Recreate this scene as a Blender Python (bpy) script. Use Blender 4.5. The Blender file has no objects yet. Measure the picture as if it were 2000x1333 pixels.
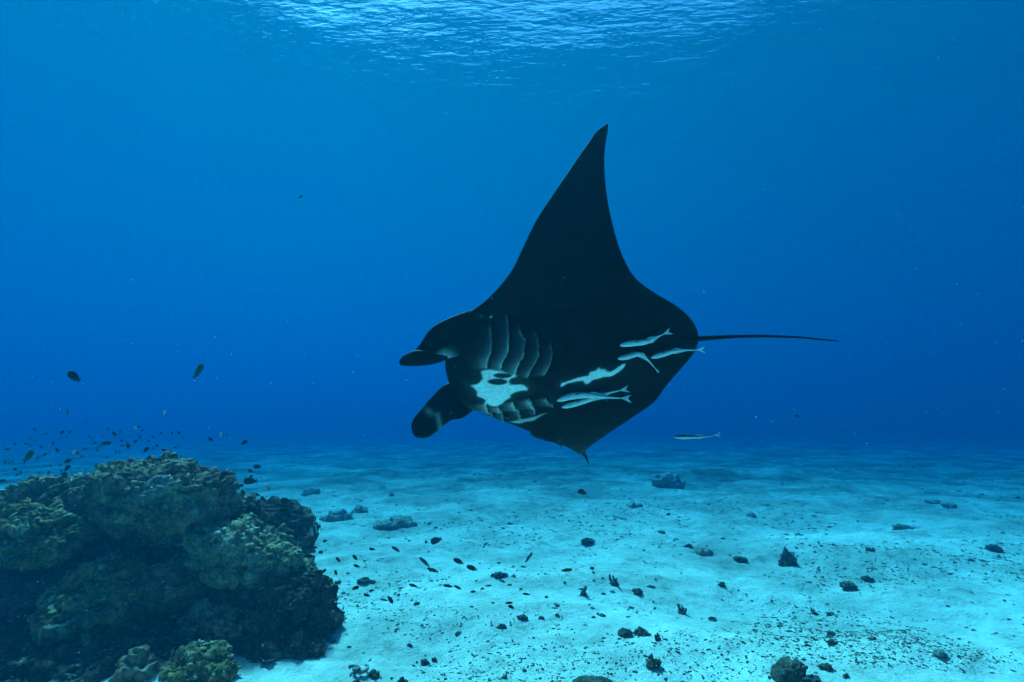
import bpy, bmesh, math, random
import numpy as np
from mathutils import Vector, Matrix

scene = bpy.context.scene
R = math.radians

# ------------------------------------------------------------------ camera
CAM_Z = 1.45
GS = CAM_Z / 1.9            # the reef and bottom were measured for an eye height of 1.9 m
PITCH = 8.72
cam_d = bpy.data.cameras.new('camera')
cam_d.sensor_width = 36.0
cam_d.lens = 18.0
cam_d.clip_start = 0.05
cam_d.clip_end = 1000
cam = bpy.data.objects.new('camera', cam_d)
scene.collection.objects.link(cam)
cam.location = (0, 0, CAM_Z)
cam.rotation_euler = (R(90 + PITCH), 0, 0)
scene.camera = cam

# ------------------------------------------------------------------ light
SUN_EL, SUN_AZ = 56.0, -34.0          # azimuth from +Y (ahead), negative = left
world = bpy.data.worlds.new('World')
scene.world = world
world.use_nodes = True
wn, wl = world.node_tree.nodes, world.node_tree.links
bg = wn['Background']
sky = wn.new('ShaderNodeTexSky')
sky.sky_type = 'NISHITA'
sky.sun_disc = False
sky.sun_elevation = R(SUN_EL)
sky.sun_rotation = R(SUN_AZ)
wl.new(sky.outputs[0], bg.inputs[0])
bg.inputs[1].default_value = 0.10
sun_d = bpy.data.lights.new('sun', 'SUN')
sun_d.energy = 5.0
sun_d.angle = R(7.0)         # the rippled surface spreads the sun
sun_d.color = (1.0, 0.90, 0.78)
sun = bpy.data.objects.new('sun', sun_d)
scene.collection.objects.link(sun)
sd = Vector((math.sin(R(SUN_AZ)) * math.cos(R(SUN_EL)), math.cos(R(SUN_AZ)) * math.cos(R(SUN_EL)), math.sin(R(SUN_EL))))
sun.rotation_euler = sd.to_track_quat('Z', 'Y').to_euler()
sun.location = (0, 0, 30)

vs = scene.view_settings
vs.view_transform = 'Standard'
vs.look = 'None'
vs.exposure = 1.78
vs.gamma = 1.0
vs.use_curve_mapping = False
cy = scene.cycles
cy.volume_bounces = 2
cy.max_bounces = 5
cy.diffuse_bounces = 2
cy.glossy_bounces = 2
cy.transparent_max_bounces = 8
cy.use_denoising = True
cy.use_adaptive_sampling = True
cy.adaptive_threshold = 0.03
cy.adaptive_min_samples = 16
cy.sample_clamp_indirect = 4.0
cy.caustics_reflective = False
cy.caustics_refractive = False

# ------------------------------------------------------------------ helpers
rng = np.random.default_rng(7)
random.seed(7)
CP, SP = math.cos(R(PITCH)), math.sin(R(PITCH))


def P(px, py, depth):
    """World point that the photo pixel (2000 x 1333) shows at a forward distance."""
    a, b = (px - 1000) / 1000.0, (666.5 - py) / 1000.0
    return Vector((a * depth, depth * (CP - b * SP), CAM_Z + depth * (SP + b * CP)))


def ground_xy(px, py, z=0.0):
    a, b = (px - 1000) / 1000.0, (666.5 - py) / 1000.0
    dz = SP + b * CP
    t = (z - CAM_Z) / dz
    return a * t, t * (CP - b * SP), t


def _hash(ix, iy, iz, seed):
    h = (ix * 374761393 + iy * 668265263 + iz * 2147483647 + seed * 974634777) & 0xFFFFFFFF
    h = ((h ^ (h >> 13)) * 1274126177) & 0xFFFFFFFF
    h = (h ^ (h >> 16)) & 0xFFFFFFFF
    return h / 4294967295.0


def vnoise(p, seed=0):
    """value noise in -1..1 for an (n, 3) array"""
    p = np.asarray(p, float)
    i = np.floor(p).astype(np.int64)
    f = p - i
    f = f * f * f * (f * (f * 6 - 15) + 10)
    out = 0
    for dx in (0, 1):
        wx = f[:, 0] if dx else 1 - f[:, 0]
        for dy in (0, 1):
            wy = f[:, 1] if dy else 1 - f[:, 1]
            for dz in (0, 1):
                wz = f[:, 2] if dz else 1 - f[:, 2]
                out = out + wx * wy * wz * _hash(i[:, 0] + dx, i[:, 1] + dy, i[:, 2] + dz, seed)
    return out * 2 - 1


def fbm(p, octaves=4, seed=0, gain=0.5):
    p = np.asarray(p, float)
    a, s, out = 1.0, 1.0, 0
    for k in range(octaves):
        out = out + a * vnoise(p * s + 17.3 * k, seed + k)
        a *= gain
        s *= 2.03
    return out


def worley(p, seed=0):
    """distance to the nearest and second nearest feature point"""
    p = np.asarray(p, float)
    i = np.floor(p).astype(np.int64)
    d1 = np.full(len(p), 9.0)
    d2 = np.full(len(p), 9.0)
    for dx in (-1, 0, 1):
        for dy in (-1, 0, 1):
            for dz in (-1, 0, 1):
                c = i + np.array([dx, dy, dz])
                q = np.stack([c[:, k] + _hash(c[:, 0], c[:, 1], c[:, 2], seed + 11 * k + 1) for k in range(3)], 1)
                d = np.sqrt(((p - q) ** 2).sum(1))
                d2 = np.where(d < d1, d1, np.minimum(d2, d))
                d1 = np.minimum(d1, d)
    return d1, d2


def mesh_np(name, verts, faces, smooth=True):
    """mesh from an (n,3) array and an (m,3|4) int array or a list of tuples"""
    me = bpy.data.meshes.new(name)
    verts = np.asarray(verts, np.float32)
    if isinstance(faces, np.ndarray):
        m, k = faces.shape
        me.vertices.add(len(verts))
        me.vertices.foreach_set('co', verts.ravel())
        me.loops.add(m * k)
        me.loops.foreach_set('vertex_index', faces.astype(np.int32).ravel())
        me.polygons.add(m)
        me.polygons.foreach_set('loop_start', np.arange(0, m * k, k, dtype=np.int32))
        me.update(calc_edges=True)
        me.validate()
    else:
        me.from_pydata(verts.tolist(), [], [tuple(int(i) for i in f) for f in faces])
        me.update()
    if smooth:
        me.polygons.foreach_set('use_smooth', [True] * len(me.polygons))
    return me


def obj(name, me, mat=None, parent=None, loc=None, label=None, cat=None, group=None, kind=None):
    o = bpy.data.objects.new(name, me)
    scene.collection.objects.link(o)
    if mat is not None and me is not None and len(me.materials) == 0:
        me.materials.append(mat)
    if parent is not None:
        o.parent = parent
    if loc is not None:
        o.location = loc
    tag(o, label, cat, group, kind)
    return o


def tag(o, label=None, cat=None, group=None, kind=None):
    for k, v in (('label', label), ('category', cat), ('group', group), ('kind', kind)):
        if v:
            o[k] = v
    return o


def grid_faces(nu, nv, closed_u=False):
    iu = np.arange(nu if closed_u else nu - 1)
    iv = np.arange(nv - 1)
    a, b = np.meshgrid(iu, iv, indexing='ij')
    a, b = a.ravel(), b.ravel()
    a2 = (a + 1) % nu
    return np.stack([a * nv + b, a2 * nv + b, a2 * nv + b + 1, a * nv + b + 1], 1)


class NT:
    """small helper to wire a node material"""

    def __init__(self, name, rough=0.8, spec=0.2):
        self.m = bpy.data.materials.new(name)
        self.m.use_nodes = True
        self.t = self.m.node_tree
        self.b = self.t.nodes['Principled BSDF']
        self.b.inputs['Roughness'].default_value = rough
        self.b.inputs['Specular IOR Level'].default_value = spec

    def n(self, kind, **kw):
        nd = self.t.nodes.new('ShaderNode' + kind)
        for k, v in kw.items():
            if k in nd.inputs:
                nd.inputs[k].default_value = v
            else:
                setattr(nd, k, v)
        return nd

    def l(self, a, b):
        self.t.links.new(a, b)

    def coord(self):
        return self.n('TexCoord').outputs['Object']

    def noise(self, scale, detail=4, rough=0.55, vec=None, dist=0.0):
        nd = self.n('TexNoise', Scale=scale, Detail=detail, Roughness=rough, Distortion=dist)
        self.l(vec if vec is not None else self.coord(), nd.inputs['Vector'])
        return nd.outputs['Fac']

    def ramp(self, fac, stops):
        nd = self.n('ValToRGB')
        cr = nd.color_ramp
        while len(cr.elements) < len(stops):
            cr.elements.new(0.5)
        for e, (p, c) in zip(cr.elements, stops):
            e.position = p
            e.color = (*c, 1) if len(c) == 3 else c
        self.l(fac, nd.inputs[0])
        return nd.outputs[0]

    def mix(self, fac, a, b, mode='MIX'):
        nd = self.n('Mix', data_type='RGBA', blend_type=mode)
        for sock, v in ((nd.inputs[0], fac), (nd.inputs[6], a), (nd.inputs[7], b)):
            if hasattr(v, 'is_linked'):
                self.l(v, sock)
            elif isinstance(v, tuple):
                sock.default_value = (*v, 1)
            else:
                sock.default_value = v
        return nd.outputs[2]

    def math(self, op, a, b=0.5):
        nd = self.n('Math', operation=op)
        for sock, v in ((nd.inputs[0], a), (nd.inputs[1], b)):
            if hasattr(v, 'is_linked'):
                self.l(v, sock)
            else:
                sock.default_value = v
        return nd.outputs[0]

    def bump(self, height, strength=0.5, dist=0.01):
        nd = self.n('Bump', Strength=strength, Distance=dist)
        self.l(height, nd.inputs['Height'])
        self.l(nd.outputs[0], self.b.inputs['Normal'])
        return nd

    def color(self, c):
        s = self.b.inputs['Base Color']
        if hasattr(c, 'is_linked'):
            self.l(c, s)
        else:
            s.default_value = (*c, 1)


# ------------------------------------------------------------------ the water body (haze)
SURF = 9.0        # height of the sea surface above the sand


def water_body():
    v = [(x, y, z) for x in (-170, 170) for y in (-60, 190) for z in (-6.5, SURF + 0.6)]
    f = [(0, 1, 3, 2), (4, 6, 7, 5), (0, 4, 5, 1), (2, 3, 7, 6), (0, 2, 6, 4), (1, 5, 7, 3)]
    me = mesh_np('haze', v, f, smooth=False)
    m = bpy.data.materials.new('blue_sea_water')
    m.use_nodes = True
    t = m.node_tree
    t.nodes.remove(t.nodes['Principled BSDF'])
    pv = t.nodes.new('ShaderNodeVolumePrincipled')
    # scattering and absorption per metre for red, green and blue
    S = (0.0, 0.0072, 0.0122)
    A = (0.220, 0.0680, 0.0300)
    D = 0.24
    col = [s / D for s in S]
    ab = [max(0.0, 1 - a / (D * (1 - c))) ** 2 for a, c in zip(A, col)]
    pv.inputs['Color'].default_value = (*col, 1)
    pv.inputs['Absorption Color'].default_value = (*ab, 1)
    pv.inputs['Density'].default_value = D
    pv.inputs['Anisotropy'].default_value = 0.36
    t.links.new(pv.outputs[0], t.nodes['Material Output'].inputs['Volume'])
    o = obj('haze', me, m, kind='stuff', label='clear blue sea water fading everything far away')
    return o


water_body()


def axis(lo, hi, fine_lo, fine_hi, step, grow=1.12):
    """coordinates fine inside [fine_lo, fine_hi], coarser outside"""
    mid = list(np.arange(fine_lo, fine_hi + step * 0.5, step))
    s, x, up = step, mid[-1], []
    while x < hi:
        s *= grow
        x = min(hi, x + s)
        up.append(x)
    s, x, dn = step, mid[0], []
    while x > lo:
        s *= grow
        x = max(lo, x - s)
        dn.append(x)
    return np.array(dn[::-1] + mid + up)


# ------------------------------------------------------------------ sea surface, seen from below
def sea_surface():
    xs = axis(-165, 165, -26, 26, 0.16)
    ys = axis(-55, 185, 6, 34, 0.16)
    X, Y = np.meshgrid(xs, ys, indexing='ij')
    p = np.stack([X.ravel(), Y.ravel(), np.zeros(X.size)], 1)
    w = np.array([0.55, 1.0, 0.0])
    z = 0.030 * fbm(p * 0.35 * np.array([0.7, 1, 1]), 3, 3) + 0.010 * fbm(p * np.array([0.8, 1.9, 1]), 4, 9, 0.55)
    far = np.clip((np.hypot(X, Y).ravel() - 45) / 60, 0, 1)
    v = np.stack([X.ravel(), Y.ravel(), SURF + z * (1 - far)], 1)
    me = mesh_np('sea_surface', v, grid_faces(len(xs), len(ys)))
    m = bpy.data.materials.new('sea_surface')
    m.use_nodes = True
    t = m.node_tree
    t.nodes.remove(t.nodes['Principled BSDF'])
    tr = t.nodes.new('ShaderNodeBsdfTransparent')
    gl = t.nodes.new('ShaderNodeBsdfGlossy')
    gl.inputs['Roughness'].default_value = 0.3
    gl.inputs['Color'].default_value = (1, 1, 1, 1)
    fr = t.nodes.new('ShaderNodeFresnel')
    fr.inputs['IOR'].default_value = 1.33
    mx = t.nodes.new('ShaderNodeMixShader')
    tc = t.nodes.new('ShaderNodeTexCoord')
    nz = t.nodes.new('ShaderNodeTexNoise')
    nz.inputs['Scale'].default_value = 4.5
    nz.inputs['Detail'].default_value = 4
    bp = t.nodes.new('ShaderNodeBump')
    bp.inputs['Strength'].default_value = 0.5
    bp.inputs['Distance'].default_value = 0.035
    L = t.links.new
    mp = t.nodes.new('ShaderNodeMapping')
    mp.inputs['Scale'].default_value = (0.6, 1.5, 1.0)
    mp.inputs['Rotation'].default_value = (0, 0, 0.25)
    L(tc.outputs['Object'], mp.inputs['Vector'])
    L(mp.outputs[0], nz.inputs['Vector'])
    L(nz.outputs['Fac'], bp.inputs['Height'])
    L(bp.outputs[0], fr.inputs['Normal'])
    L(bp.outputs[0], gl.inputs['Normal'])
    L(fr.outputs[0], mx.inputs[0])
    L(tr.outputs[0], mx.inputs[1])
    L(gl.outputs[0], mx.inputs[2])
    L(mx.outputs[0], t.nodes['Material Output'].inputs['Surface'])
    return obj('sea_surface', me, m, kind='structure', label='rippled sea surface seen from below')


sea_surface()


# ------------------------------------------------------------------ sandy seabed
def sand_z(x, y):
    p = np.stack([np.asarray(x, float).ravel(), np.asarray(y, float).ravel(), np.zeros(np.size(x))], 1) / GS
    z = 0.10 * fbm(p * np.array([0.35, 0.5, 1]), 3, 21) + 0.050 * fbm(p * np.array([1.1, 1.9, 1]), 3, 33) \
        + 0.017 * fbm(p * np.array([4.5, 7.0, 1]), 3, 41)
    # beyond the flat the bottom falls away gently
    return (z - 0.006 * np.clip(np.hypot(p[:, 0] * 0.4, p[:, 1]) - 11, 0, 85)) * GS


def seabed():
    xs = axis(-165, 165, -7, 7, 0.036, 1.10)
    ys = axis(-55, 185, 2.6, 10, 0.036, 1.06)
    X, Y = np.meshgrid(xs, ys, indexing='ij')
    v = np.stack([X.ravel(), Y.ravel(), sand_z(X, Y)], 1)
    me = mesh_np('sand_seabed', v, grid_faces(len(xs), len(ys)))
    m = NT('pale_sand', 0.95, 0.0)
    c = m.coord()
    base = m.ramp(m.noise(1.3, 6, 0.62, c), [(0.28, (0.64, 0.58, 0.46)), (0.50, (0.78, 0.72, 0.58)), (0.75, (0.82, 0.77, 0.64))])
    film = m.ramp(m.noise(0.8, 7, 0.68, c, 0.6), [(0.50, (0, 0, 0)), (0.68, (1, 1, 1))])
    base = m.mix(m.math('MULTIPLY', film, 0.45), base, (0.30, 0.30, 0.22))
    # distance fade of haze painted into the sand colour, broken by rubble-dark patches
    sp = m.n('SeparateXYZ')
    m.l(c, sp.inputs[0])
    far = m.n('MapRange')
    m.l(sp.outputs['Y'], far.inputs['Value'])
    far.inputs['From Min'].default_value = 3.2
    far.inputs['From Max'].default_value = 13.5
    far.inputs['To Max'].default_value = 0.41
    haze_fade = m.math('ADD', m.noise(0.55, 7, 0.72, c, 0.8), far.outputs[0])
    haze_fade = m.ramp(haze_fade, [(0.46, (0, 0, 0)), (1.0, (1, 1, 1))])
    base = m.mix(m.math('MULTIPLY', haze_fade, 1.0), base, (0.085, 0.085, 0.065))
    speck = m.ramp(m.noise(55, 3, 0.7, c), [(0.30, (0.35, 0.33, 0.28)), (0.42, (1, 1, 1))])
    base = m.mix(0.6, base, speck, 'MULTIPLY')
    mott = m.ramp(m.noise(7, 6, 0.72, c, 0.5), [(0.30, (0.55, 0.55, 0.52)), (0.50, (1, 1, 1)), (0.75, (1.08, 1.08, 1.08))])
    base = m.mix(0.8, base, mott, 'MULTIPLY')
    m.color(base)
    m.bump(m.noise(22, 6, 0.72, c), 0.9, 0.03)
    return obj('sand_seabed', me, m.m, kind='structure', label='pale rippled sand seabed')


seabed()


# ------------------------------------------------------------------ reef materials
def reef_material(name, dark, mid, light, dust=0.35, seed=0.0):
    m = NT(name, 0.9, 0.0)
    c = m.n('TexCoord').outputs['Object']
    mp = m.n('Mapping')
    mp.inputs['Location'].default_value = (seed, seed * 1.7, -seed)
    m.l(c, mp.inputs[0])
    v = mp.outputs[0]
    base = m.ramp(m.noise(5.5, 6, 0.68, v, 0.4), [(0.32, dark), (0.52, mid), (0.72, light)])
    hue = m.ramp(m.noise(2.3, 4, 0.6, v, 0.5), [(0.46, (0, 0, 0)), (0.60, (1, 1, 1))])
    base = m.mix(m.math('MULTIPLY', hue, 0.55), base, (mid[0] * 1.1, mid[1] * 0.72, mid[2] * 1.05))
    grey = m.ramp(m.noise(3.1, 4, 0.6, v, 0.7), [(0.54, (0, 0, 0)), (0.66, (1, 1, 1))])
    g_ = sum(light) / 3
    base = m.mix(m.math('MULTIPLY', grey, 0.5), base, (g_, g_ * 0.98, g_ * 0.9))
    fine = m.ramp(m.noise(42, 4, 0.7, v), [(0.30, (0.35, 0.35, 0.35)), (0.60, (1.25, 1.25, 1.2))])
    base = m.mix(1.0, base, fine, 'MULTIPLY')
    # pale sand and dead crust lodged on the upward faces
    g = m.n('NewGeometry')
    sx = m.n('SeparateXYZ')
    m.l(g.outputs['Normal'], sx.inputs[0])
    up = m.ramp(sx.outputs['Z'], [(0.55, (0, 0, 0)), (0.95, (1, 1, 1))])
    spots = m.ramp(m.noise(9, 5, 0.75, v, 0.8), [(0.56, (0, 0, 0)), (0.66, (1, 1, 1))])
    f = m.math('MULTIPLY', m.math('MULTIPLY', up, spots), dust * 1.6)
    base = m.mix(f, base, (0.50, 0.46, 0.38))
    pale = m.ramp(m.noise(26, 3, 0.6, v), [(0.66, (0, 0, 0)), (0.70, (1, 1, 1))])
    base = m.mix(m.math('MULTIPLY', pale, 0.65), base, (0.55, 0.52, 0.44))
    m.color(base)
    m.bump(m.noise(60, 4, 0.75, v), 0.8, 0.02)
    return m.m


REEF = {
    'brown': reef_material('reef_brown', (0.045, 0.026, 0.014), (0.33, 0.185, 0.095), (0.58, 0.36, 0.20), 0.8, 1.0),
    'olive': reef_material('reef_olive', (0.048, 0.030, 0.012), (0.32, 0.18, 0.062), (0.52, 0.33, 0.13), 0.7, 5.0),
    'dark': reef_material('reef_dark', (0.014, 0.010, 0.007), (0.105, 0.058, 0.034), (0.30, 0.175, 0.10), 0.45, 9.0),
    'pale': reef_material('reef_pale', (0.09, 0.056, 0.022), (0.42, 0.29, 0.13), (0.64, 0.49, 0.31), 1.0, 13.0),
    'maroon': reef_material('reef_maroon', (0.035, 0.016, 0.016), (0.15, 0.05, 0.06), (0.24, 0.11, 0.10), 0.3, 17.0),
}

_ico = {}


def ico(sub):
    if sub not in _ico:
        bm = bmesh.new()
        bmesh.ops.create_icosphere(bm, subdivisions=sub, radius=1.0)
        v = np.array([x.co[:] for x in bm.verts])
        f = np.array([[x.index for x in q.verts] for q in bm.faces])
        bm.free()
        _ico[sub] = (v, f)
    return _ico[sub]


def lobe_verts(radii, sub, seed, knob=0.13, cap=0.0, rough=1.0):
    """lumpy coral head: unit sphere shaped by knobs of several sizes"""
    v, f = ico(sub)
    r = np.array(radii)
    p = v * r
    n = v / r
    n = n / np.linalg.norm(n, axis=1)[:, None]
    off = np.array([seed * 3.7, seed * 1.3, seed * 2.1])
    big = fbm(p * 1.7 + off, 3, seed)
    pz = p * np.array([1.0, 1.0, 1.5])
    d1, d2 = worley((pz + 0.06 * fbm(p * 5 + off, 2, seed + 5)[:, None]) / knob + off, seed)
    k1 = np.clip(1 - d1 * 1.15, -0.3, 1)
    e1, e2 = worley(pz / (knob * 0.36) + off * 2, seed + 3)
    k2 = np.clip(0.75 - e1, -0.4, 1)
    holes = np.clip(fbm(p * 7.5 + off, 3, seed + 9) - 0.42, 0, 1)
    ledge = fbm(p * np.array([3.0, 3.0, 8.0]) + off, 3, seed + 21)
    h = 0.20 * big * r.min() + rough * (knob * 0.50 * k1 + knob * 0.20 * k2 - 0.26 * holes + 0.05 * ledge + 0.020 * fbm(p * 19 + off, 3, seed + 12))
    p = p + n * h[:, None]
    if cap > 0:                                     # overhang: draw the lower half in
        t = np.clip(-p[:, 2] / r[2], 0, 1)
        p[:, :2] *= (1 - cap * t)[:, None]
    return p, f


def lobe(parent, name, px, py, depth, rpx, ratio_y, mat, seed, sub=6, cap=0.0, knob=0.13, label=None, tilt=0.0, rough=1.0):
    c = P(px, py, depth * GS)
    rx, rz = rpx[0] * depth / 1000.0, rpx[1] * depth / 1000.0
    p, f = lobe_verts((rx, ratio_y * (rx + rz) / 2, rz), sub, seed, knob, cap, rough)
    p = p * GS
    if tilt:
        ct, st = math.cos(R(tilt)), math.sin(R(tilt))
        p = np.stack([p[:, 0] * ct + p[:, 2] * st, p[:, 1], -p[:, 0] * st + p[:, 2] * ct], 1)
    o = obj(name, mesh_np(name, p, f), REEF[mat], parent, label=label)
    o.location = c - parent.location if parent else c
    return o, p + np.array(c), f


def surface_points(p, f, n, seed, up_min=-0.4):
    rs = np.random.default_rng(seed)
    a, b, c = p[f[:, 0]], p[f[:, 1]], p[f[:, 2]]
    nn = np.cross(b - a, c - a)
    ar = np.linalg.norm(nn, axis=1)
    nn = nn / np.maximum(ar, 1e-12)[:, None]
    w = ar * (nn[:, 2] > up_min) * (nn[:, 1] < 0.6)
    i = rs.choice(len(f), n, p=w / w.sum())
    u, v = rs.random(n), rs.random(n)
    s = np.where(u + v > 1)
    u[s], v[s] = 1 - u[s], 1 - v[s]
    return a[i] + (b - a)[i] * u[:, None] + (c - a)[i] * v[:, None], nn[i]


def small_growth(pts, nrm, rmin, rmax, seed, sub=2):
    """one mesh of many little lumps and cups standing on a surface"""
    rs = np.random.default_rng(seed)
    v, f = ico(sub)
    V, F = [], []
    for k in range(len(pts)):
        r = (rmin + (rmax - rmin) * rs.random() ** 2.2) * GS
        q = v * (1 + 0.7 * (rs.random((len(v), 1)) - 0.5))
        kind = rs.random()
        flat = kind < 0.42
        if kind > 0.92:                                  # finger
            q = q * r * np.array([0.4, 0.4, 1.1])
        else:
            q = q * r * np.array([1, 1, rs.uniform(0.16, 0.34) if flat else rs.uniform(0.5, 1.2)]) * rs.uniform(0.6, 1.5, 3)
        z = Vector((nrm[k] * 0.4 + np.array([0, 0, 1.0]) if flat else nrm[k]) + rs.normal(0, 0.22, 3)).normalized()
        m = np.array(z.to_track_quat('Z', 'Y').to_matrix())
        V.append(q @ m.T + pts[k] + nrm[k] * r * 0.25)
        F.append(f + k * len(v))
    return np.concatenate(V), np.concatenate(F)


def coral_mounds():
    root = obj('coral_bommie', None, label='large dark coral bommie of stacked knobbly lobes at the left edge', cat='coral reef')
    root.location = (-3.4 * GS, 4.7 * GS, 0)
    lobes = [
        # px, py, depth, (rx, rz) px, ry ratio, material, seed, sub, cap, knob, tilt, label
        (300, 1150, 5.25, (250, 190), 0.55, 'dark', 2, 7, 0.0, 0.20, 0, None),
        (312, 990, 5.00, (128, 84), 0.95, 'brown', 3, 7, 0.45, 0.13, 4, 'flat-topped grey brown cap overhanging a dark hollow'),
        (168, 985, 5.05, (68, 56), 0.9, 'brown', 4, 6, 0.35, 0.16, -8, None),
        (98, 985, 5.00, (52, 46), 0.9, 'brown', 5, 6, 0.2, 0.12, -20, None),
        (20, 1010, 4.95, (58, 44), 0.9, 'brown', 6, 6, 0.2, 0.12, -24, None),
        (72, 1052, 4.55, (102, 62), 0.85, 'olive', 7, 7, 0.45, 0.11, 3, 'olive yellow coral lobe at the left edge'),
        (485, 1098, 4.85, (108, 60), 0.9, 'pale', 8, 7, 0.25, 0.12, 14, 'pale crusted sloping shoulder'),
        (584, 1140, 4.95, (30, 40), 0.9, 'pale', 9, 6, 0.2, 0.12, 0, None),
        (535, 1210, 4.72, (122, 112), 0.85, 'dark', 10, 7, 0.15, 0.10, 8, None),
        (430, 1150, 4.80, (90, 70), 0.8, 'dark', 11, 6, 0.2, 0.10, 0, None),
        (188, 1195, 4.30, (92, 82), 0.8, 'olive', 12, 7, 0.35, 0.085, 6, 'bumpy olive lobe in the lower front'),
        (335, 1148, 4.55, (62, 56), 0.85, 'brown', 13, 6, 0.3, 0.085, 0, None),
        (322, 1225, 4.50, (70, 60), 0.8, 'dark', 14, 6, 0.2, 0.085, 0, None),
        (425, 1228, 4.35, (66, 44), 0.85, 'brown', 15, 6, 0.3, 0.085, 10, None),
        (40, 1190, 4.45, (86, 80), 0.8, 'maroon', 16, 7, 0.2, 0.09, -5, 'dull maroon crusted lobe low at the left edge'),
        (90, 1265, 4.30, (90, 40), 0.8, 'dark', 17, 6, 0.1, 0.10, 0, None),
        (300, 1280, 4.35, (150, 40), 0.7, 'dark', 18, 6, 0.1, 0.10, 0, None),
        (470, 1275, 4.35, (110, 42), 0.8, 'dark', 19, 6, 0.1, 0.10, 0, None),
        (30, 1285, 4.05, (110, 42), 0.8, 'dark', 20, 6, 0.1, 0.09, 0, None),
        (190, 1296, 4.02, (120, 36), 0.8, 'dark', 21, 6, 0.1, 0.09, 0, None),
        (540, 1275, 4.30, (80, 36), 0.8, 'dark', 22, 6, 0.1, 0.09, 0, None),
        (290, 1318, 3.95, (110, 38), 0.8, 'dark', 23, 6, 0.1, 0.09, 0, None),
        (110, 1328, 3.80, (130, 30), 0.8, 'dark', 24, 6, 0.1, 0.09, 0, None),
    ]
    kept = []
    for i, (px, py, d, r, ry, mt, sd, sub, cap, kn, tl, lb) in enumerate(lobes):
        o, p, f = lobe(root, 'coral_lobe', px, py, d, r, ry, mt, sd, sub, cap, kn, lb, tl)
        kept.append((p, f))
        n = int(480 * r[0] * r[1] / 8000)
        if n > 40:
            pts, nr = surface_points(p, f, n, 100 + i)
            V, F = small_growth(pts, nr, 0.008, 0.045, 200 + i)
            g = obj('encrusting_growth', mesh_np('encrusting_growth', V - np.array(o.location + root.location), F), REEF[mt], o, kind='stuff')
        if i in (1, 5, 6, 10, 12, 13):
            pts, nr = surface_points(p, f, 60, 300 + i, 0.0)
            V, F = small_growth(pts, nr, 0.010, 0.040, 400 + i)
            obj('pale_coral_cups', mesh_np('pale_coral_cups', V - np.array(o.location + root.location), F), REEF['pale'], o, kind='stuff')
    rs = np.random.default_rng(91)
    for k, (i, u) in enumerate(((1, 0), (1, 1), (5, 0), (5, 1), (6, 0), (6, 1), (8, 0), (8, 1), (8, 2), (9, 0), (10, 0), (10, 1), (11, 0), (13, 0), (14, 0), (14, 1))):
        p, f = kept[i]
        pts, nr = surface_points(p, f, 6, 700 + i, 0.15)
        j = int(np.argmin(pts[:, 1])) if u == 0 else u
        V, F = branching(6, rs.uniform(0.04, 0.07), 1.2, 0.009, 900 + k, 2)
        o = obj('coral_tuft', mesh_np('coral_tuft', V, F), REEF[('olive', 'brown', 'pale', 'maroon')[k % 4]], root)
        o.location = Vector(pts[j]) - root.location
        o.scale = (GS, GS, GS)
        o.rotation_euler = Vector(nr[j] * 0.6 + np.array([0, 0, 0.6])).to_track_quat('Z', 'Y').to_euler()
    # the darker pair of heads behind
    r2 = obj('coral_boulder', None, label='dark double coral head behind the right shoulder of the bommie', cat='coral')
    r2.location = P(520, 1060, 6.1 * GS)
    for px, py, d, r, sd in ((455, 1030, 6.05, (52, 54), 31), (535, 1042, 6.1, (58, 62), 32), (563, 1070, 6.0, (40, 52), 33), (500, 1090, 6.3, (95, 60), 34)):
        lobe(r2, 'coral_lobe', px, py, d, r, 0.95, 'dark', sd, 6, 0.15, 0.17)
    # low heads at the bottom edge
    r3 = obj('coral_boulder', None, label='low olive coral head at the bottom edge below the bommie', cat='coral')
    r3.location = P(388, 1325, 3.80 * GS)
    o, p, f = lobe(r3, 'coral_lobe', 388, 1312, 3.80, (70, 46), 0.9, 'olive', 41, 7, 0.2, 0.08)
    pts, nr = surface_points(p, f, 120, 77)
    V, F = small_growth(pts, nr, 0.008, 0.03, 78)
    obj('encrusting_growth', mesh_np('encrusting_growth', V - np.array(o.location + r3.location), F), REEF['pale'], o, kind='stuff')
    r4 = obj('coral_boulder', None, label='small grey brown coral head left of the olive one at the bottom edge', cat='coral')
    r4.location = P(272, 1322, 3.75 * GS)
    lobe(r4, 'coral_lobe', 272, 1312, 3.75, (36, 36), 0.9, 'brown', 42, 6, 0.1, 0.08)



# ------------------------------------------------------------------ tubes and branching corals
def tube(path, radii, ring=7):
    path = [Vector(p) for p in path]
    V, F = [], []
    for i, p in enumerate(path):
        t = (path[min(i + 1, len(path) - 1)] - path[max(i - 1, 0)]).normalized()
        q = t.to_track_quat('Z', 'Y').to_matrix()
        for k in range(ring):
            a = 2 * math.pi * k / ring
            V.append(p + q @ Vector((math.cos(a) * radii[i], math.sin(a) * radii[i], 0)))
    for i in range(len(path) - 1):
        for k in range(ring):
            F.append((i * ring + k, i * ring + (k + 1) % ring, (i + 1) * ring + (k + 1) % ring, (i + 1) * ring + k))
    F.append(tuple(reversed(range(ring))))
    F.append(tuple(range((len(path) - 1) * ring, len(path) * ring)))
    return V, F


def join(parts):
    V, F = [], []
    for v, f in parts:
        b = len(V)
        V += [tuple(x) for x in v]
        F += [tuple(i + b for i in q) for q in f]
    return V, F


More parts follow.
